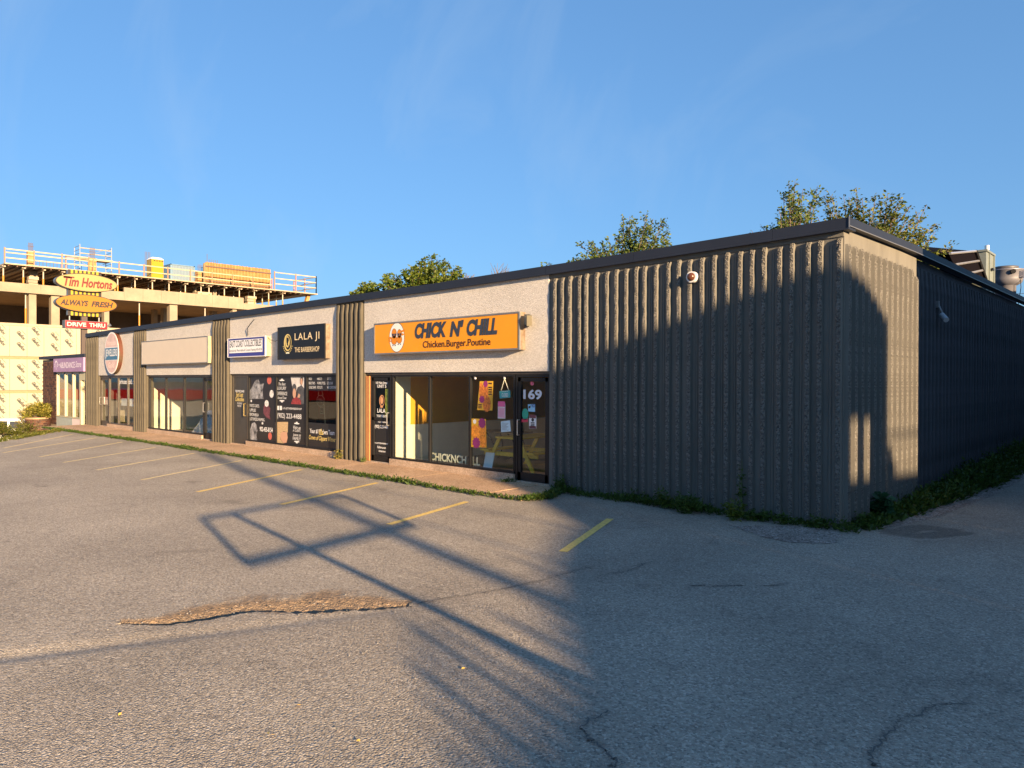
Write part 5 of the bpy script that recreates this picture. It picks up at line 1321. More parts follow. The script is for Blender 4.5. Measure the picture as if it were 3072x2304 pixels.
for k in range(4): mb.tube((XC - 4.5, y0 + .3 + k * .15, 11.87), (XC - 4.5, y0 + .3 + k * .15, z1 + .95), .025, 5)
thing_mesh(mb, 'rebar_bundle', REB, 'cluster of upright rebar rising behind the yellow toilet', 'rebar')
# shipping container
y0, y1 = [float(on_x(x, 810, XC - 4)[1]) for x in (512, 584)]; z1 = float(on_x(530, 793, XC - 4)[2])
t = empty('shipping_container', (XC - 5, (y0 + y1) / 2, 11.87), 'slate blue ribbed container on the top deck right of the toilet', 'container')
CB = mat('slate blue steel', (0.10, 0.17, 0.24), 0.5, var=0.1)
mb = MB(); mb.box(XC - 6.4, XC - 4.06, y0, y1, 11.87, z1 - .05); mb.build('body', CB, t)
mb = MB(); mb.box(XC - 6.45, XC - 4, y0 - .03, y1 + .03, z1 - .08, z1); mb.box(XC - 4.06, XC - 4, y0 - .03, y0 + .1, 11.87, z1); mb.box(XC - 4.06, XC - 4, y1 - .1, y1 + .03, 11.87, z1); mb.build('frame', CB, t)
for k in range(14): y = y0 + .3 + (y1 - y0 - .5) * k / 13; mb = MB(); mb.box(XC - 4.06, XC - 4.01, y - .06, y + .06, 11.9, z1 - .1); mb.build('corrugation', mat('pale slate steel', (0.120, 0.168, 0.216), 0.5), t)
# wall form of upright planks
y0, y1 = [float(on_x(x, 810, XC - 1.5)[1]) for x in (617, 813)]; z1 = float(on_x(617, 785, XC - 1.5)[2])
t = empty('wall_form', (XC - 2, (y0 + y1) / 2, 11.87), 'tall wall form of orange upright planks on the top deck', 'formwork')
mb = MB(); mb.box(XC - 2.1, XC - 1.7, y0, y1, 11.87, z1 - .1); mb.build('sheet', mat('pale form sheet', (0.348, 0.252, 0.120), 0.7, var=0.1), t)
n = 44
for k in range(n):
    y = y0 + (y1 - y0) * (k + .5) / n; mb = MB(); mb.box(XC - 1.7, XC - 1.55, y - .05, y + .05, 11.87, z1 + random.uniform(-.03, .03)); mb.build('plank', PLY, t)
for z in (12.25, z1 - .5): mb = MB(); mb.box(XC - 1.55, XC - 1.45, y0, y1, z, z + .12); mb.build('waler', REB, t)
mb = MB()
for k in range(6): mb.tube((XC - 2.5, y0 + .6 + .22 * k, 11.9), (XC - 2.5, y0 + .6 + .22 * k, z1 + (1.0 if k == 0 else .45)), .025, 5)
thing_mesh(mb, 'rebar_bundle', REB, 'upright rebar rising behind the left end of the wall form', 'rebar')
# outrigger bracket and corner column
mb = MB(); mb.hexa([(XC - 1, 33.6, 9.6), (XC - .6, 33.6, 9.6), (XC - .6, 33.9, 9.6), (XC - 1, 33.9, 9.6), (XC - 1, 34.2, 11.75), (XC - .6, 34.2, 11.75), (XC - .6, 34.6, 11.75), (XC - 1, 34.6, 11.75)])
thing_mesh(mb, 'raking_prop', PLY, 'orange raking prop below the right end of the top deck', 'prop')
# stacked boards on the slab edge
for x0, x1, yy, lab in ((594, 638, 890, 'stack of grey boards on the slab edge below the wall form'), (744, 772, 898, 'stack of thin boards on the slab edge near the right end'), (86, 118, 848, 'stack of boards on the slab edge at the far left')):
    p = [float(on_x(x, yy, XC - .1)[1]) for x in (x0, x1)]; zz0 = 10.68 if x0 > 500 and x0 < 700 else (10.12 if x0 > 700 else 10.26)
    t = empty('board_stack', (XC - .5, (p[0] + p[1]) / 2, 9.8), lab, 'board stack')
    for k in range(4): mb = MB(); mb.box(XC - .9, XC - .27, p[0] + .06 * (k % 2), p[1] - .05 * (k % 3), 9.8 + k * .3, 9.8 + k * .3 + .26); mb.build('board', TIM if k % 2 else CONC, t)

# ------------------------------------------------------------------ white car behind the bushes
sp = at_depth(-44, 1300, 41.0)
cz0 = -1.93
t = empty('parked_car', (0, 0, 0), 'white estate car with dark windows half hidden behind the bushes', 'car')
CW = mat('white car paint', (0.80, 0.79, 0.77), 0.25); CG = mat('car window', (0.015, 0.017, 0.02), 0.1); TYR = mat('tyre', (0.02, 0.02, 0.02), 0.8)
F0 = Fr((0, -.92, 0), (1, 0, 0), (0, 0, 1))
body = [(-2.3, .35), (-2.32, .75), (-2.2, 1.02), (-1.2, 1.1), (2.2, 1.12), (2.32, .95), (2.35, .4), (1.9, .3), (-1.9, .3)]
mb = MB(); mb.prism(F0, body, -1.84, 0); mb.build('body', CW, t)
cab = [(-1.2, 1.1), (-.45, 1.66), (.2, 1.74), (1.7, 1.70), (2.18, 1.12)]
mb = MB(); vs = [F0(a, b, -.02 - (b - 1.1) * .22) for a, b in cab] + [F0(a, b, -1.82 + (b - 1.1) * .22) for a, b in cab]; n = 5
mb.add(vs, [tuple(range(n)), tuple(range(n, 2 * n))[::-1]] + [(i, (i + 1) % n, n + (i + 1) % n, n + i)[::-1] for i in range(n)]); mb.build('cabin', CW, t)
for q in ([(-1.0, 1.16), (-.42, 1.58), (.12, 1.62), (.12, 1.16)], [(.22, 1.16), (.22, 1.62), (1.05, 1.61), (1.05, 1.16)], [(1.15, 1.16), (1.15, 1.60), (1.62, 1.58), (1.9, 1.16)]):
    mb = MB(); mb.add([F0(a, b, -.012 - (b - 1.1) * .22) for a, b in q], [(0, 1, 2, 3)]); mb.add([F0(a, b, -1.828 + (b - 1.1) * .22) for a, b in q], [(3, 2, 1, 0)]); mb.build('window', CG, t)
for x in (-1.45, 1.45):
    for s in (.0, -1.66):
        mb = MB(); c_ = F0(x, .33, s); mb.tube(c_ + np.array((0, -.02, 0)), c_ + np.array((0, .2, 0)), .33, 20); w = mb.build('wheel', TYR, t)
        mb = MB(); mb.tube(c_ + np.array((0, -.025, 0)), c_ + np.array((0, .21, 0)), .19, 14); mb.build('rim', ALU, w)
for x in (-2.3, 2.3):
    for s in (-.3, -1.55): mb = MB(); c_ = F0(x, .85, s); mb.box(c_[0] - .05, c_[0] + .05, c_[1] - .2, c_[1] + .2, .78, .93); mb.build('headlight' if x < 0 else 'tail_light', mat('clear lamp', (0.6, 0.6, 0.6), 0.2) if x < 0 else RED, t)
t.location = (float(sp[0]), float(sp[1]), cz0); t.rotation_euler = (0, 0, R(76))

# ------------------------------------------------------------------ leaves, trees, weeds
def leaf_arrays(P, L, rng, up=0.5, width=0.62, droop=0.25, dirs=None):
    """P: n points, L: n lengths -> folded diamond leaves"""
    n = len(P); d = rng.normal(size=(n, 3)) if dirs is None else dirs + rng.normal(size=(n, 3)) * .55
    d[:, 2] = d[:, 2] * .6 - droop; d /= np.linalg.norm(d, axis=1, keepdims=True) + 1e-9
    nn = rng.normal(size=(n, 3)) * .7; nn[:, 2] += up; s = np.cross(d, nn); s /= np.linalg.norm(s, axis=1, keepdims=True) + 1e-9
    nn = np.cross(s, d); L = L[:, None]
    v = np.stack([P, P + d * L * .5 + s * L * width * .5 + nn * L * .12, P + d * L - nn * L * .08, P + d * L * .5 - s * L * width * .5 + nn * L * .12], 1).reshape(-1, 3)
    i = np.arange(n)[:, None] * 4
    f = np.concatenate([i + np.array([[0, 1, 2]]), i + np.array([[0, 2, 3]])], 1).reshape(-1, 3)
    return v, f


def leaf_object(name, v, f, tone, m, parent=None):
    me = bpy.data.meshes.new(name); me.vertices.add(len(v)); me.vertices.foreach_set('co', v.ravel().astype(np.float32))
    me.loops.add(f.size); me.loops.foreach_set('vertex_index', f.ravel().astype(np.int32))
    me.polygons.add(len(f)); me.polygons.foreach_set('loop_start', np.arange(0, f.size, 3, dtype=np.int32))
    me.update(calc_edges=True); me.validate()
    a = me.attributes.new('tone', 'FLOAT', 'POINT'); a.data.foreach_set('value', np.repeat(tone, len(v) // len(tone)).astype(np.float32))
    me.materials.append(m)
    o = bpy.data.objects.new(name, me); COL.objects.link(o)
    if parent is not None: o.parent = parent; o.matrix_parent_inverse = Matrix.Translation(-wl(parent))
    return o


BARK = mat('brown bark', (0.10, 0.075, 0.055), 0.9, var=0.3, vscale=6)
LF_A = leaf_mat('maple green', (0.045, 0.085, 0.012), (0.15, 0.19, 0.03))
LF_B = leaf_mat('bronze green', (0.05, 0.09, 0.012), (0.19, 0.19, 0.03))
LF_C = leaf_mat('deep green', (0.05, 0.095, 0.012), (0.17, 0.20, 0.025))
LF_W = leaf_mat('weed green', (0.03, 0.07, 0.012), (0.10, 0.15, 0.02))
LF_Y = leaf_mat('dry yellow green', (0.12, 0.13, 0.02), (0.32, 0.24, 0.07))


def tree(label, name, base, root_d, tips, depth, spread, lm, rng, leaf=0.10, dens=26, side=5, droop=.25, ground=0.0, thick=1.0):
    """tips: photograph pixels of the shoot ends; base: pixel where the shoots fan out; all given a real depth and jitter"""
    b = at_depth(base[0], base[1], depth); g = np.array((b[0], b[1], ground))
    t = empty(name, g, label, 'tree', 'trees behind the strip')
    mb = MB(); hub = g * .3 + b * .7; hub[2] = ground + (b[2] - ground) * .55
    mb.path([g, g * .5 + hub * .5 + np.array((.1, .05, 0)), hub], [.20 * thick, .16 * thick, .13 * thick], 9); mb.build('trunk', BARK, t)
    P, LL, D = [], [], []; mb = MB()
    for (x, y) in tips:
        tip = at_depth(x, y, depth + rng.uniform(-spread, spread)); s = hub + (b - hub) * rng.uniform(.3, 1.0)
        mid = s * .5 + tip * .5 + np.array((0, 0, -.12)) * np.linalg.norm(tip - s) + rng.normal(size=3) * .06
        n = 10; c = [s * (1 - u) ** 2 + mid * 2 * u * (1 - u) + tip * u * u for u in np.linspace(0, 1, n)]
        mb.path(c, list(np.linspace(.035 * thick, .006, n)), 5)
        tot = sum(np.linalg.norm(c[i + 1] - c[i]) for i in range(n - 1))
        for k in range(max(3, int(side * tot))):
            u = rng.uniform(.25, .97); q = s * (1 - u) ** 2 + mid * 2 * u * (1 - u) + tip * u * u
            dr = rng.normal(size=3); dr[2] = abs(dr[2]) * .6 + .25; dr /= np.linalg.norm(dr); le = rng.uniform(.18, .5) * (1.15 - u) * min(1.6, tot * .5) + .08
            e = q + dr * le; mb.tube(q, e, .008, 4, .004, caps=False)
            for w in range(max(4, int(le * dens))):
                v_ = rng.uniform(.15, 1.05); P.append(q + (e - q) * v_ + rng.normal(size=3) * .045); LL.append(leaf * rng.uniform(.6, 1.2)); D.append(dr)
        for w in range(int(tot * dens * .7)):
            u = rng.uniform(.3, 1.0); q = s * (1 - u) ** 2 + mid * 2 * u * (1 - u) + tip * u * u
            P.append(q + rng.normal(size=3) * .05); LL.append(leaf * rng.uniform(.6, 1.2)); D.append((tip - s) / max(tot, .1))
    mb.build('limbs', BARK, t)
    P = np.array(P); v, f = leaf_arrays(P, np.array(LL), rng, droop=droop, dirs=np.array(D))
    leaf_object('crown', v, f, np.clip(rng.normal(.45, .3, len(P)), 0, 1), lm, t)
    return len(P)


K = 1.38879
q7 = lambda x, y: (2200 + x / 2.537, 520 + y / 2.537)
q6 = lambda x, y: (1400 + x / 3.16, 620 + y / 3.16)
rg = np.random.default_rng(11); cnt = 0
# two maples at the corner
tips = [q7(*p) for p in [(422, 70), (470, 60), (380, 150), (345, 260), (360, 330), (530, 120), (640, 95), (610, 180), (590, 230), (560, 350), (440, 240), (500, 190), (520, 290), (410, 330), (480, 330), (450, 150), (340, 350), (300, 390), (215, 400), (140, 435), (420, 390), (500, 380)]]
cnt += tree('slim open maple with two upright tops behind the corner', 'maple_tree', q7(430, 560), 0, tips, 21, 1.0, LF_A, rg, .105, 38, 7)
tips = [q7(*p) for p in [(690, 165), (745, 170), (640, 330), (610, 370), (840, 175), (880, 180), (935, 105), (980, 190), (930, 190), (1080, 170), (1175, 150), (1220, 170), (1280, 180), (1130, 240), (1240, 240), (1040, 260), (900, 260), (800, 280), (720, 270), (1355, 240), (1470, 240), (1420, 300), (1330, 330), (1380, 380), (1550, 380), (1540, 440), (1480, 430), (1450, 520), (1670, 555), (1600, 590), (1540, 625), (1400, 560), (1300, 480), (1200, 340), (1100, 360), (1000, 340), (860, 340), (760, 350), (1230, 430), (1330, 580), (1160, 420), (1470, 560), (1050, 420)]]
cnt += tree('broad bronze tinged maple leaning right behind the corner', 'maple_tree', q7(1000, 640), 0, tips, 19, 1.2, LF_B, rg, .10, 40, 7)
tips = [q6(*p) for p in [(1480, 80), (1545, 90), (1705, 70), (1770, 115), (1860, 120), (1905, 220), (1915, 330), (1900, 380), (1800, 260), (1690, 180), (1600, 180), (1530, 170), (1460, 260), (1410, 280), (1345, 300), (1285, 330), (1190, 320), (1145, 370), (1070, 350), (1090, 440), (1160, 470), (1230, 400), (1300, 400), (1380, 380), (1500, 300), (1600, 300), (1700, 300), (1750, 340), (1820, 350), (1640, 400), (1540, 410), (1440, 440), (1000, 520), (1030, 500), (1095, 505), (700, 560), (760, 540), (950, 530)]]
cnt += tree('dense green maple rising over the middle of the dark wall', 'maple_tree', q6(1560, 620), 0, tips, 27, 1.3, LF_A, rg, .115, 44, 8, thick=1.2)
z2 = lambda x, y: (900 + x / 5.53, 800 + y / 5.53)
tips = [z2(*p) for p in [(1340, 300), (1360, 220), (1400, 180), (1420, 130), (1530, 110), (1560, 180), (1650, 160), (1720, 80), (1750, 20), (1820, 30), (1850, -20), (1930, -40), (1980, -90), (2080, -150), (2200, -200), (2290, -170), (2400, -130), (2480, -60), (2600, -20), (2660, 40), (2700, 120), (2690, 200), (2550, 100), (2300, 0), (2100, 50), (1900, 150), (1700, 250), (1500, 260), (2000, 200), (2200, 150), (2450, 150), (1400, 340), (1600, 330), (1800, 280), (2300, 120), (2050, -50), (2380, 20), (2600, 180)]]
cnt += tree('wide dark green tree behind the middle of the strip', 'broadleaf_tree', z2(2000, 480), 0, tips, 48, 3.0, LF_C, rg, .24, 30, 8, thick=2)
tips = [z2(*p) for p in [(850, 410), (880, 430), (950, 390), (1000, 350), (1045, 280), (1070, 270), (1140, 260), (1200, 280), (1250, 270), (1290, 320), (1290, 380), (1240, 400), (1180, 420), (1100, 430), (1020, 430), (1130, 340), (1060, 350), (1200, 340), (930, 450)]]
cnt += tree('small rounded green tree left of the wide dark tree', 'broadleaf_tree', z2(1090, 560), 0, tips, 52, 2.0, LF_C, rg, .24, 34, 9, thick=1.5)
# bare tree tops
for k, (bx, by, sc, lab) in enumerate(((1492, 822, 1.0, 'small leafless tree top showing over the roof beside the dense maple'), (1404, 838, .6, 'tiny leafless tree top left of the other bare one'))):
    b = at_depth(bx, by + 12, 55); t = empty('bare_tree', (b[0], b[1], 0), lab, 'tree'); mb = MB(); mb.tube((b[0], b[1], 0), b, .12, 6, .06); mb.build('trunk', BARK, t); mb = MB()
    for i in range(26):
        tip = at_depth(bx + rg.uniform(-32, 36) * sc, by - rg.uniform(0, 34) * sc, 55 + rg.uniform(-1, 1)); m_ = b * .5 + tip * .5 + rg.normal(size=3) * .08
        mb.path([b, m_, tip], [.03, .02, .012], 4)
    mb.build('limbs', BARK, t)


def tuft(c, h, r, n, L, rng, blades=True):
    """leaf points of a low plant"""
    a = rng.uniform(0, 2 * math.pi, n); q = np.sqrt(rng.uniform(0, 1, n)) * r; z = rng.uniform(0.02, 1, n) ** 1.2 * h * (1 - .6 * (q / r) ** 2)
    P = np.stack([c[0] + q * np.cos(a), c[1] + q * np.sin(a), c[2] + z], 1)
    D = np.stack([np.cos(a) * .6, np.sin(a) * .6, np.full(n, .9)], 1)
    return P, rng.uniform(.6, 1.2, n) * L, D


# low weeds along the kerb and the foot of the walls (nobody could count them)
P, L_, D = [], [], []
x = -31.5
while x < -4.7:
    y = kerb_y(x) - .03; g_ = 0.5 + .5 * math.sin(x * 1.3) + .5 * math.sin(x * 3.1 + 1)
    g_ = max(g_, .45 if x > -14 else .2)
    if True:
        p = tuft((x, y + rg.normal() * .035, 0), .05 + .07 * max(0, g_) * rg.random(), .09, int(14 + 14 * max(0, g_)), .065, rg); P.append(p[0]); L_.append(p[1]); D.append(p[2])
    x += .07
for i in range(150):
    u = rg.random(); px_ = -4.95 + .35 * (1 - u) * rg.random(); py_ = -.12 - 1.3 * u
    p = tuft((np.interp(u, [0, .6, 1], [-4.95, -4.6, -4.72]) + rg.normal() * .05, py_, 0), .08, .08, 16, .06, rg); P.append(p[0]); L_.append(p[1]); D.append(p[2])
x = -5.0
while x < .3:
    g_ = max(0, .5 + .6 * math.sin(x * 2.1 + 1.0) + .35 * math.sin(x * 5))
    if x < -1.0 or rg.random() < .5:
        p = tuft((x, -.13 - abs(rg.normal()) * .09, 0), .07 + .16 * g_ * rg.random(), .12, int(16 + 22 * g_), .075, rg); P.append(p[0]); L_.append(p[1]); D.append(p[2])
    x += .045
P, L_, D = np.concatenate(P), np.concatenate(L_), np.concatenate(D); v, f = leaf_arrays(P, L_, rg, dirs=D, droop=-.1, width=.35)
tag(leaf_object('weeds', v, f, np.clip(rg.normal(.4, .3, len(P)), 0, 1), LF_W), kind='stuff')
# bank of undergrowth along the dark wall
P, L_, D = [], [], []; yy = .25
while yy < 22:
    hgt = np.interp(yy, [0, .8, 2.5, 5, 9, 22], [.05, .12, .17, .30, .55, .8]); wid = np.interp(yy, [0, 1, 3, 6, 22], [.08, .2, .34, .55, .75])
    for k in range(int(3 + yy * .5) if yy < 6 else 7):
        p = tuft((EX + .1 + rg.random() * wid, yy + rg.normal() * .1, .0), hgt * rg.uniform(.4, 1.1), .2, 30, .10, rg); P.append(p[0]); L_.append(p[1]); D.append(p[2])
    yy += .11 if yy < 8 else .22
P, L_, D = np.concatenate(P), np.concatenate(L_), np.concatenate(D); v, f = leaf_arrays(P, L_, rg, dirs=D, droop=-.05, width=.4)
tag(leaf_object('undergrowth', v, f, np.clip(rg.normal(.35, .3, len(P)), 0, 1), LF_W), kind='stuff')


def weed(label, c, h, r, n, L, lm, stalk=True, width=.45):
    t = empty('weed_plant', c, label, 'weed'); rng = np.random.default_rng(abs(hash(label)) % 99 if False else int(abs(c[0] * 977 + c[1] * 131)) % 9999)
    mb = MB(); P, LL, D = [], [], []
    for k in range(max(1, int(n / 22))):
        a = rng.uniform(0, 6.28); q = r * math.sqrt(rng.random()) * .8; tip = np.array((c[0] + q * math.cos(a), c[1] + q * math.sin(a), c[2] + h * rng.uniform(.6, 1) * (1 - .4 * q / r))); s = np.array((c[0] + q * .3 * math.cos(a), c[1] + q * .3 * math.sin(a), c[2]))
        mb.tube(s, tip, .006, 4, .003)
        for w in range(22):
            u = rng.uniform(.15, 1); P.append(s + (tip - s) * u + rng.normal(size=3) * .02); LL.append(L * rng.uniform(.6, 1.2) * (1.1 - .4 * u)); b_ = rng.uniform(0, 6.28); D.append((math.cos(b_), math.sin(b_), .5))
    mb.build('stem', mat('green stem', (0.08, 0.11, 0.03), 0.7), t)
    v, f = leaf_arrays(np.array(P), np.array(LL), rng, dirs=np.array(D), droop=0.0, width=width); leaf_object('leaves', v, f, np.clip(rng.normal(.45, .3, len(P)), 0, 1), lm, t)


gz = lambda x, y: on_z(x, y)[:2]
zr4 = lambda x, y: (1620 + x / 2.458, 1350 + y / 2.458)
for lab, c, h, r, n, L, lm in (
        ('leafy weed clump at the left foot of the dark ribbed wall', (-4.85, -.18, 0), .36, .17, 200, .085, LF_W),
        ('wide leafy weed clump in the middle of the dark wall foot', (*zr4(1080, 465), 0), .40, .30, 420, .09, LF_W),
        ('spiky weed left of the wide weed clump', (*zr4(915, 430), 0), .42, .16, 170, .09, LF_W),
        ('yellow green bushy weed below the tall stalk', (*zr4(1420, 520), 0), .36, .24, 330, .08, leaf_mat('yellow weed', (0.06, 0.10, 0.012), (0.17, 0.19, 0.02))),
        ('small weed tuft right of the yellow green bushy weed', (*zr4(1560, 520), 0), .24, .13, 150, .07, LF_W),
        ('second small weed tuft further right along the wall foot', (*zr4(1640, 530), 0), .22, .10, 110, .07, LF_W),
        ('low weed tuft between the small tufts and the corner', (*zr4(1800, 550), 0), .20, .14, 130, .07, LF_W),
        ('pale weed tuft just left of the building corner', (*zr4(2050, 572), 0), .24, .17, 160, .07, LF_W)):
    if c[0] > 100: p = gz(c[0], c[1]); c = (float(p[0]), min(-.08, float(p[1])), 0)
    weed(lab, c, h, r, n, L, lm)
p = gz(*zr4(1440, 480)); weed('single tall thin weed stalk against the dark ribbed wall', (float(p[0]) + .1, -.10, 0), 1.15, .05, 44, .10, LF_W)
p = gz(2475, 1590)
weed('small weed tuft just right of the building corner', (EX + .12, .28, 0), .26, .14, 150, .07, LF_W)
weed('broad leaved weed against the return wall', (EX + .16, 1.15, 0), .48, .22, 150, .17, leaf_mat('broad weed', (0.02, 0.07, 0.03), (0.05, 0.13, 0.05)), width=.7)
weed('tuft of weeds on the sidewalk edge beside the glass door', (-6.25, -.12, .03), .12, .18, 110, .06, LF_W)
weed('dry weed tuft at the foot of the broad ribbed pier', (-12.2, -.16, .03), .32, .2, 130, .08, LF_Y)
weed('short weed tuft at the right foot of the broad ribbed pier', (-11.2, -.12, .03), .18, .1, 70, .06, LF_W)

# gravel and stray stones by the corner
mb = MB()
g0 = [(float(a), float(b)) for a, b in [on_z(*zr4(x, y))[:2] for x, y in ((1600, 560), (1850, 560), (2160, 590), (2240, 640), (2150, 690), (1900, 690), (1650, 650), (1420, 560))]]
rr = random.Random(9); n = 40
cx_, cy_ = np.mean(g0, 0); ringp = []
for i in range(n):
    u = i / n * len(g0); a = g0[int(u) % len(g0)]; b = g0[(int(u) + 1) % len(g0)]; w = u - int(u); s = rr.uniform(.93, 1.08)
    ringp.append((cx_ + (a[0] + (b[0] - a[0]) * w - cx_) * s, cy_ + (a[1] + (b[1] - a[1]) * w - cy_) * s))
mb.poly(Fr((0, 0, 0), (1, 0, 0), (0, 1, 0)), ringp, .005)
bank = [(EX, .1), (EX + .3, .15), (EX + .55, .8), (EX + .75, 2), (EX + .95, 5), (EX + 1.1, 26), (EX, 26)]
mb.poly(Fr((0, 0, 0), (1, 0, 0), (0, 1, 0)), bank, .0045)
tag(mb.build('gravel', GRAVEL), kind='structure')
STN = mat('pale stone', (0.24, 0.225, 0.205), 0.8, var=0.3, vscale=30)


def pebbles(pts_, rng, r0, r1):
    vs, fs = [], []
    base = np.array([(1, 0, 0), (-1, 0, 0), (0, 1, 0), (0, -1, 0), (0, 0, 1), (0, 0, -1)], float); ff = [(0, 2, 4), (2, 1, 4), (1, 3, 4), (3, 0, 4), (2, 0, 5), (1, 2, 5), (3, 1, 5), (0, 3, 5)]
    for (x, y) in pts_:
        r = rng.uniform(r0, r1); k = len(vs); q = base * np.array((r * rng.uniform(.7, 1.3), r * rng.uniform(.7, 1.3), r * .6)); a = rng.uniform(0, 3.14)
        q = np.stack([q[:, 0] * math.cos(a) - q[:, 1] * math.sin(a), q[:, 0] * math.sin(a) + q[:, 1] * math.cos(a), q[:, 2] + r * .3], 1) + np.array((x, y, 0.004)); vs += [tuple(p) for p in q]; fs += [tuple(i + k for i in t_) for t_ in ff]
    return vs, fs


pp = [(cx_ + rg.normal() * .55, cy_ + rg.normal() * .22) for i in range(1300)] + [(EX + .3 + abs(rg.normal()) * .5 + .06 * u, .2 + u) for u in rg.uniform(0, 7, 900)] + [(rg.uniform(-1.5, 4.5), rg.uniform(-7.6, -.5)) for i in range(650)] + [(rg.uniform(-24, 0), rg.uniform(-7.6, -1.7)) for i in range(350)]
pp += [(POT[int(i % 6)][0] + rg.normal() * .17 + .0, POT[int(i % 6)][1] + rg.normal() * .17) for i in range(60)]
pp = [p for p in pp if not (p[0] < EX + .1 and p[1] > -.12)]
v, f = pebbles(pp, rg, .003, .010); mb = MB(); mb.add(v, f); tag(mb.build('loose_stones', STN), kind='stuff')
LV = mat('fallen yellow leaf', (0.62, 0.40, 0.08), 0.6)
for i, (x, y) in enumerate([(820, 2230 - 20), (805, 2205), (1075, 2228), (360, 2148), (897, 2120), (1390, 2010), (1675, 2074), (1010, 2192)]):
    p = on_z(x, y); mb = MB(); a = rg.uniform(0, 6); d = np.array((math.cos(a), math.sin(a), .1)); s = np.array((-d[1], d[0], .2)); c0 = np.array((p[0], p[1], .012)); L = .017
    mb.add([c0 - d * L, c0 + s * L * .5 + np.array((0, 0, .006)), c0 + d * L, c0 - s * L * .5], [(0, 1, 2), (0, 2, 3)])
    thing_mesh(mb, 'fallen_leaf', LV, 'tiny yellow fallen leaf lying on the sunlit asphalt', 'leaf', 'fallen leaves on the asphalt')
# dark oil and tar dashes
mb = MB()
# bushes at the left edge of the lot and in the planter


def bush(label, name, c, r, h, n, L, lm, cat='bush'):
    t = empty(name, c, label, cat); rng = np.random.default_rng(int(abs(c[0] * 31 + c[1] * 517)) % 9999)
    mb = MB(); P, LL, D = [], [], []
    for k in range(int(n / 16)):
        a = rng.uniform(0, 6.28); el = rng.uniform(.1, 1.5); q = rng.uniform(.75, 1.05); tip = np.array((c[0] + r * q * math.cos(a) * math.cos(el), c[1] + r * q * math.sin(a) * math.cos(el), c[2] + h * q * math.sin(el))); s = np.array((c[0], c[1], c[2])) + (tip - np.array(c)) * .15
        if k < 40: mb.tube(s, tip, .012, 4, .004, caps=False)
        for w in range(16): u = rng.uniform(.45, 1.05); P.append(s + (tip - s) * u + rng.normal(size=3) * .04); LL.append(L * rng.uniform(.6, 1.2)); D.append((tip - s) / (np.linalg.norm(tip - s) + .01))
    mb.build('stems', BARK, t); v, f = leaf_arrays(np.array(P), np.array(LL), rng, dirs=np.array(D), droop=.05, width=.4); leaf_object('foliage', v, f, np.clip(rng.normal(.45, .3, len(P)), 0, 1), lm, t)


zl = lambda x, y: (0 + x / 4.608, 950 + y / 4.608)
LF_J = leaf_mat('juniper green', (0.05, 0.08, 0.012), (0.19, 0.18, 0.03))
for lab, (x, y), dep, r, h, lm in (
        ('bright green low bush at the far left edge', (20, 1600), 33.0, .42, .62, LF_J), ('low spreading juniper left of the planter', (180, 1640), 34.0, .75, .42, LF_J), ('green juniper with pale tips before the planter', (350, 1620), 35.0, .80, .70, LF_J),
        ('tall reddish shrub left of the planter', (400, 1540), 36.8, .62, 1.30, leaf_mat('rust shrub', (0.10, 0.10, 0.02), (0.30, 0.19, 0.05))), ('small dark green shrub beside the grey board', (830, 1590), 36.0, .28, .42, LF_C), ('dry low shrub in front of the brick planter', (620, 1640), 34.5, .62, .30, LF_Y), ('dry straw tuft between planter and pavement', (780, 1600), 34.5, .4, .32, LF_Y)):
    b = at_depth(*zl(x, y), dep); bush(lab, 'shrub', (float(b[0]), float(b[1]), float(b[2]) - .12), r, h, 1500, .09, lm)
b = np.array((plc[0] - .1, plc[1] + .1, pz1)); bush('yellow green grassy shrub growing in the brick planter', 'shrub', (float(b[0]), float(b[1]), float(b[2])), .75, .72, 1900, .16, leaf_mat('grassy shrub', (0.12, 0.14, 0.02), (0.36, 0.30, 0.06)))
P, L_, D = [], [], []
for i in range(150):
    y = rg.uniform(-6.3, -1.7); x = lot_edge(y) + rg.normal() * .16 - .1; p = tuft((x, y, -.02), .12 * rg.random() + .04, .15, 16, .08, rg); P.append(p[0]); L_.append(p[1]); D.append(p[2])
P, L_, D = np.concatenate(P), np.concatenate(L_), np.concatenate(D); v, f = leaf_arrays(P, L_, rg, dirs=D, droop=-.1, width=.35)
tag(leaf_object('grass', v, f, np.clip(rg.normal(.5, .3, len(P)), 0, 1), LF_J), kind='stuff')

# ------------------------------------------------------------------ unseen neighbours outside the frame, placed and outlined to shade the lot
hV = np.array((-0.965, 0.263)); hV /= np.linalg.norm(hV); nV = np.array((-hV[1], hV[0])); TE = math.tan(SUN_EL)


def un(along, perp, z=0.0):
    p = hV * along + nV * perp; return np.array((p[0], p[1], z))


SIDING = mat('pale siding', (0.45, 0.43, 0.40), 0.8, var=0.1)  # pale so the unseen house bounces some skylight into the shade
# frame across the sun: u = perp, v = z
A0 = -26.0; off = -A0 * TE
FS = Fr(un(A0, 0), (nV[0], nV[1], 0), (0, 0, 1))
ng = empty('shade_house', un(A0 - 3, 1), 'unseen gabled house shape added to shade the lot and corner wall', 'building')


def blk(nm, q, w0=-5, w1=0.0):  # added blocks, outlines shaped to cast the wanted shade edges
    mb = MB(); mb.prism(FS, [(a, 0 if b is None else b + off) for a, b in q], w0, w1); mb.build(nm, SIDING, ng)


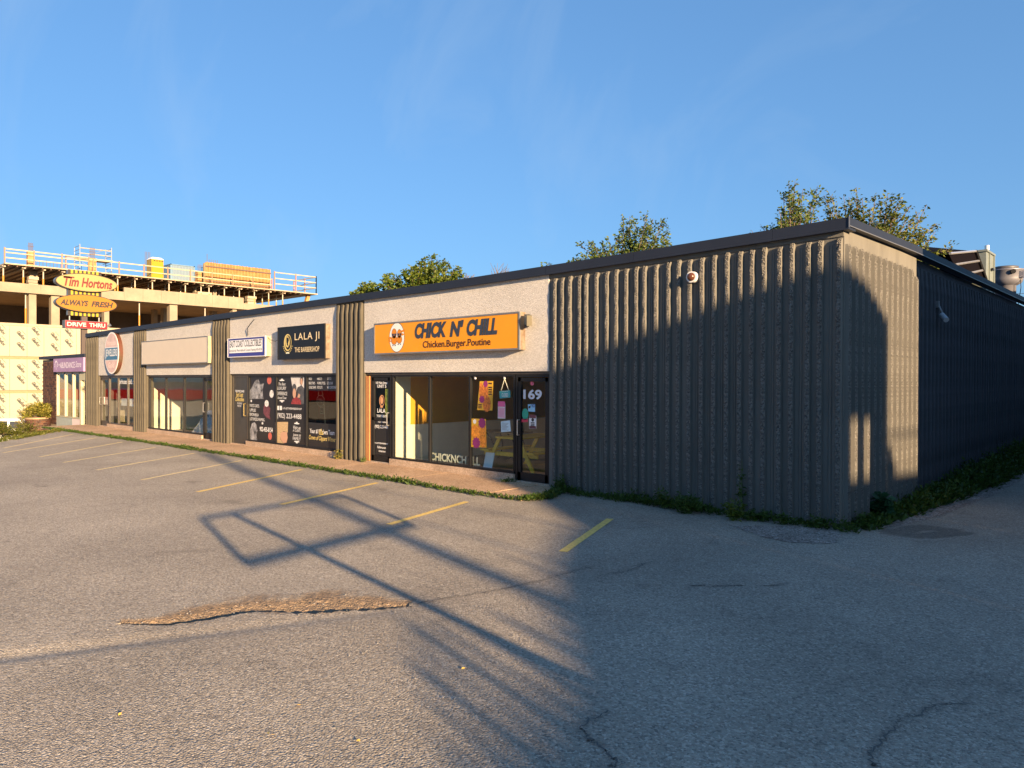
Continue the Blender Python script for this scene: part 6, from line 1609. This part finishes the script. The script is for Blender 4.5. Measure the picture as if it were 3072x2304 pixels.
blk('shade_gable', [(-.15, None), (1.9, None), (1.9, 3.25), (1.37, 3.38), (1.10, 3.50), (.55, 3.68), (.1, 3.74), (-.15, 3.66)])
blk('shade_bay', [(-1.80, 1.62), (-.151, 1.62), (-.151, 3.65), (-.8, 3.55), (-1.13, 3.42), (-1.42, 3.28), (-1.80, 3.12)], -.5, 0)
blk('shade_wall', [(-1.80, None), (-.151, None), (-.151, .70), (-1.80, .70)], -.6, -.2)
for a, b in ((-.75, -.50), (-1.80, -1.0), (-.19, -.152)):
    blk('shade_bar', [(a, .70), (b, .70), (b, 1.62), (a, 1.62)], -.6, -.3)
blk('shade_wing', [(1.91, None), (26, None), (26, -1.2), (12, -.95), (8.5, -.70), (7, -.53), (6.25, -.40), (5.6, -.17), (4.5, .19), (3.6, .42), (3.0, .53), (2.2, 1.05), (1.91, 1.5)], -5, -.2)
blk('shade_wing', [(-8, None), (-1.81, None), (-1.81, 1.2), (-2.05, 1.15), (-2.05, .95), (-2.25, .9), (-2.25, .70), (-3.6, .70), (-8, .9)], -5, -.2)
mb = MB(); mb.tube(FS(-1.5, 1.29 + off, .02), FS(-3.9, 1.36 + off, .02), .035, 6); mb.build('rail', SIDING, ng)
for k, (u_, v_, r_) in enumerate(((5.57, -.15, .03), (5.78, -.24, .03), (6.02, -.17, .045), (6.42, -.02, .06), (6.62, -.14, .04), (6.80, -.12, .06), (6.96, -.22, .04), (7.12, -.30, .06), (7.28, -.42, .04), (7.45, -.52, .03), (4.85, .20, .025))):  # posts added out of view to fan thin shadows over the asphalt
    q_ = un(-19, u_); thing_mesh(MB().tube((*un(-19, u_ - .5)[:2], 0), (*q_[:2], v_ + 19 * TE), r_, 8), 'shadow_post', GREYM, 'slim leaning post added unseen so its shadow fans across the asphalt', 'post', 'unseen posts added for their shadows')
al = empty('alley_building', (8, 8, 0), 'plain block along the far side of the alley shading the long wall', 'building')
mb = MB(); q = 5.3; yc = 3.64 - (q - EX) * .2725
mb.box(q, q + 6, yc, 30, -.3, 6.2); mb.build('wall', mat('dark brick wall', (0.10, 0.09, 0.09), 0.9), al)
mb = MB(); mb.box(q - .05, q + 6.05, yc - .0, 30.05, 6.2, 6.4); mb.build('roof', ROOFM, al)
# sign frame and utility pole: their shadows cross the lot
t = empty('bare_signboard', un(-9.6, 6.5), 'bare steel sign frame on a post whose shadow outlines a box on the lot', 'sign frame')
pA_, pB_ = un(-10, 7.55), un(-8.9, 5.05); mb = MB()
zt_, zb_ = 3.28, 2.62
for z in (zt_, zb_): mb.tube((*pA_[:2], z), (*pB_[:2], z), .055 if z == zb_ else .04, 6)
mb.tube((*pA_[:2], zb_), (*pA_[:2], zt_), .045, 6); mb.tube((*pB_[:2], zb_), (*pB_[:2], zt_), .045, 6); mb.build('frame', GREYM, t)
q_ = un(-9.7, 7.1); q0 = un(-9.7, 5.4); mb = MB(); mb.tube((*q0[:2], 0), (*q_[:2], zt_), .05, 8); mb.build('post', GREYM, t)
t = empty('utility_pole', un(-32.5, 4.2), 'wooden utility pole whose long shadow crosses the lot', 'pole')
q_ = un(-32.5, 5.97); q0 = un(-32.5, 4.2); mb = MB(); mb.tube((*q0[:2], 0), (*q_[:2], 5.9 + 20.5 * TE), .15, 10, .13); mb.build('pole', BARK, t)
for k, (u0, z0, u1, z1) in enumerate(((2.95, .2 + 25.5 * TE, 5.9, 2.9 + 26.5 * TE), (4.3, -.1 + 25.5 * TE, 6.0, 2.4 + 26.5 * TE))):
    thing_mesh(MB().tube(un(-25.5, u0, z0), un(-26.7, u1, z1), .022, 6), 'service_cable', BLACKM, 'service cable from the utility pole whose thin shadow crosses the lot', 'cable', 'service cables')
# unseen buildings and woods added across the street for the shop windows to mirror
t = empty('street_kiosk', (0, 0, 0), 'low red banded building mirrored in the shop windows', 'building')
mb = MB(); mb.box(-22, 22, -12, 0, -3, -.1); mb.build('wall', mat('white kiosk wall', (0.4, 0.38, 0.34), 0.6), t)
mb = MB(); mb.box(-22.3, 22.3, -12.3, .3, -.1, .9); mb.build('red_band', mat('red fascia', (0.30, 0.006, 0.006), 0.4), t)
t.location = (-74, -22, 0); t.rotation_euler = (0, 0, R(-38))
t = empty('mirror_shop', (-33, -24, -1), 'tan building with an orange band added for the restaurant windows to mirror', 'building')
mb = MB(); mb.box(-44, -20, -34, -23, -1, 3.2); mb.build('wall', mat('tan render', (0.45, 0.36, 0.26), 0.8), t)
mb = MB(); mb.box(-44.2, -30, -34.2, -22.8, 3.2, 4.6); mb.build('orange_band', mat('orange fascia', (0.6, 0.12, 0.02), 0.5), t)
mb = MB(); mb.box(-29.8, -20, -34.2, -22.8, 3.2, 4.6); mb.build('blue_band', mat('blue fascia', (0.05, 0.12, 0.3), 0.5), t)
rg2 = np.random.default_rng(4); P = []
for i in range(90):
    cx_, cy_ = rg2.uniform(-190, 40), rg2.uniform(-95, -75); r = rg2.uniform(3, 5); hh = rg2.uniform(4, 9)
    n = 130; a = rg2.normal(size=(n, 3)); a /= np.linalg.norm(a, axis=1, keepdims=True); P.append(np.array((cx_, cy_, hh - 3)) + a * np.array((r, r, hh * .6)) * rg2.uniform(.7, 1, (n, 1)))
P = np.concatenate(P); v, f = leaf_arrays(P, rg2.uniform(1.0, 2.0, len(P)), rg2)
tag(leaf_object('far_woods', v, f, np.clip(rg2.normal(.4, .3, len(P)), 0, 1), LF_C), kind='stuff')
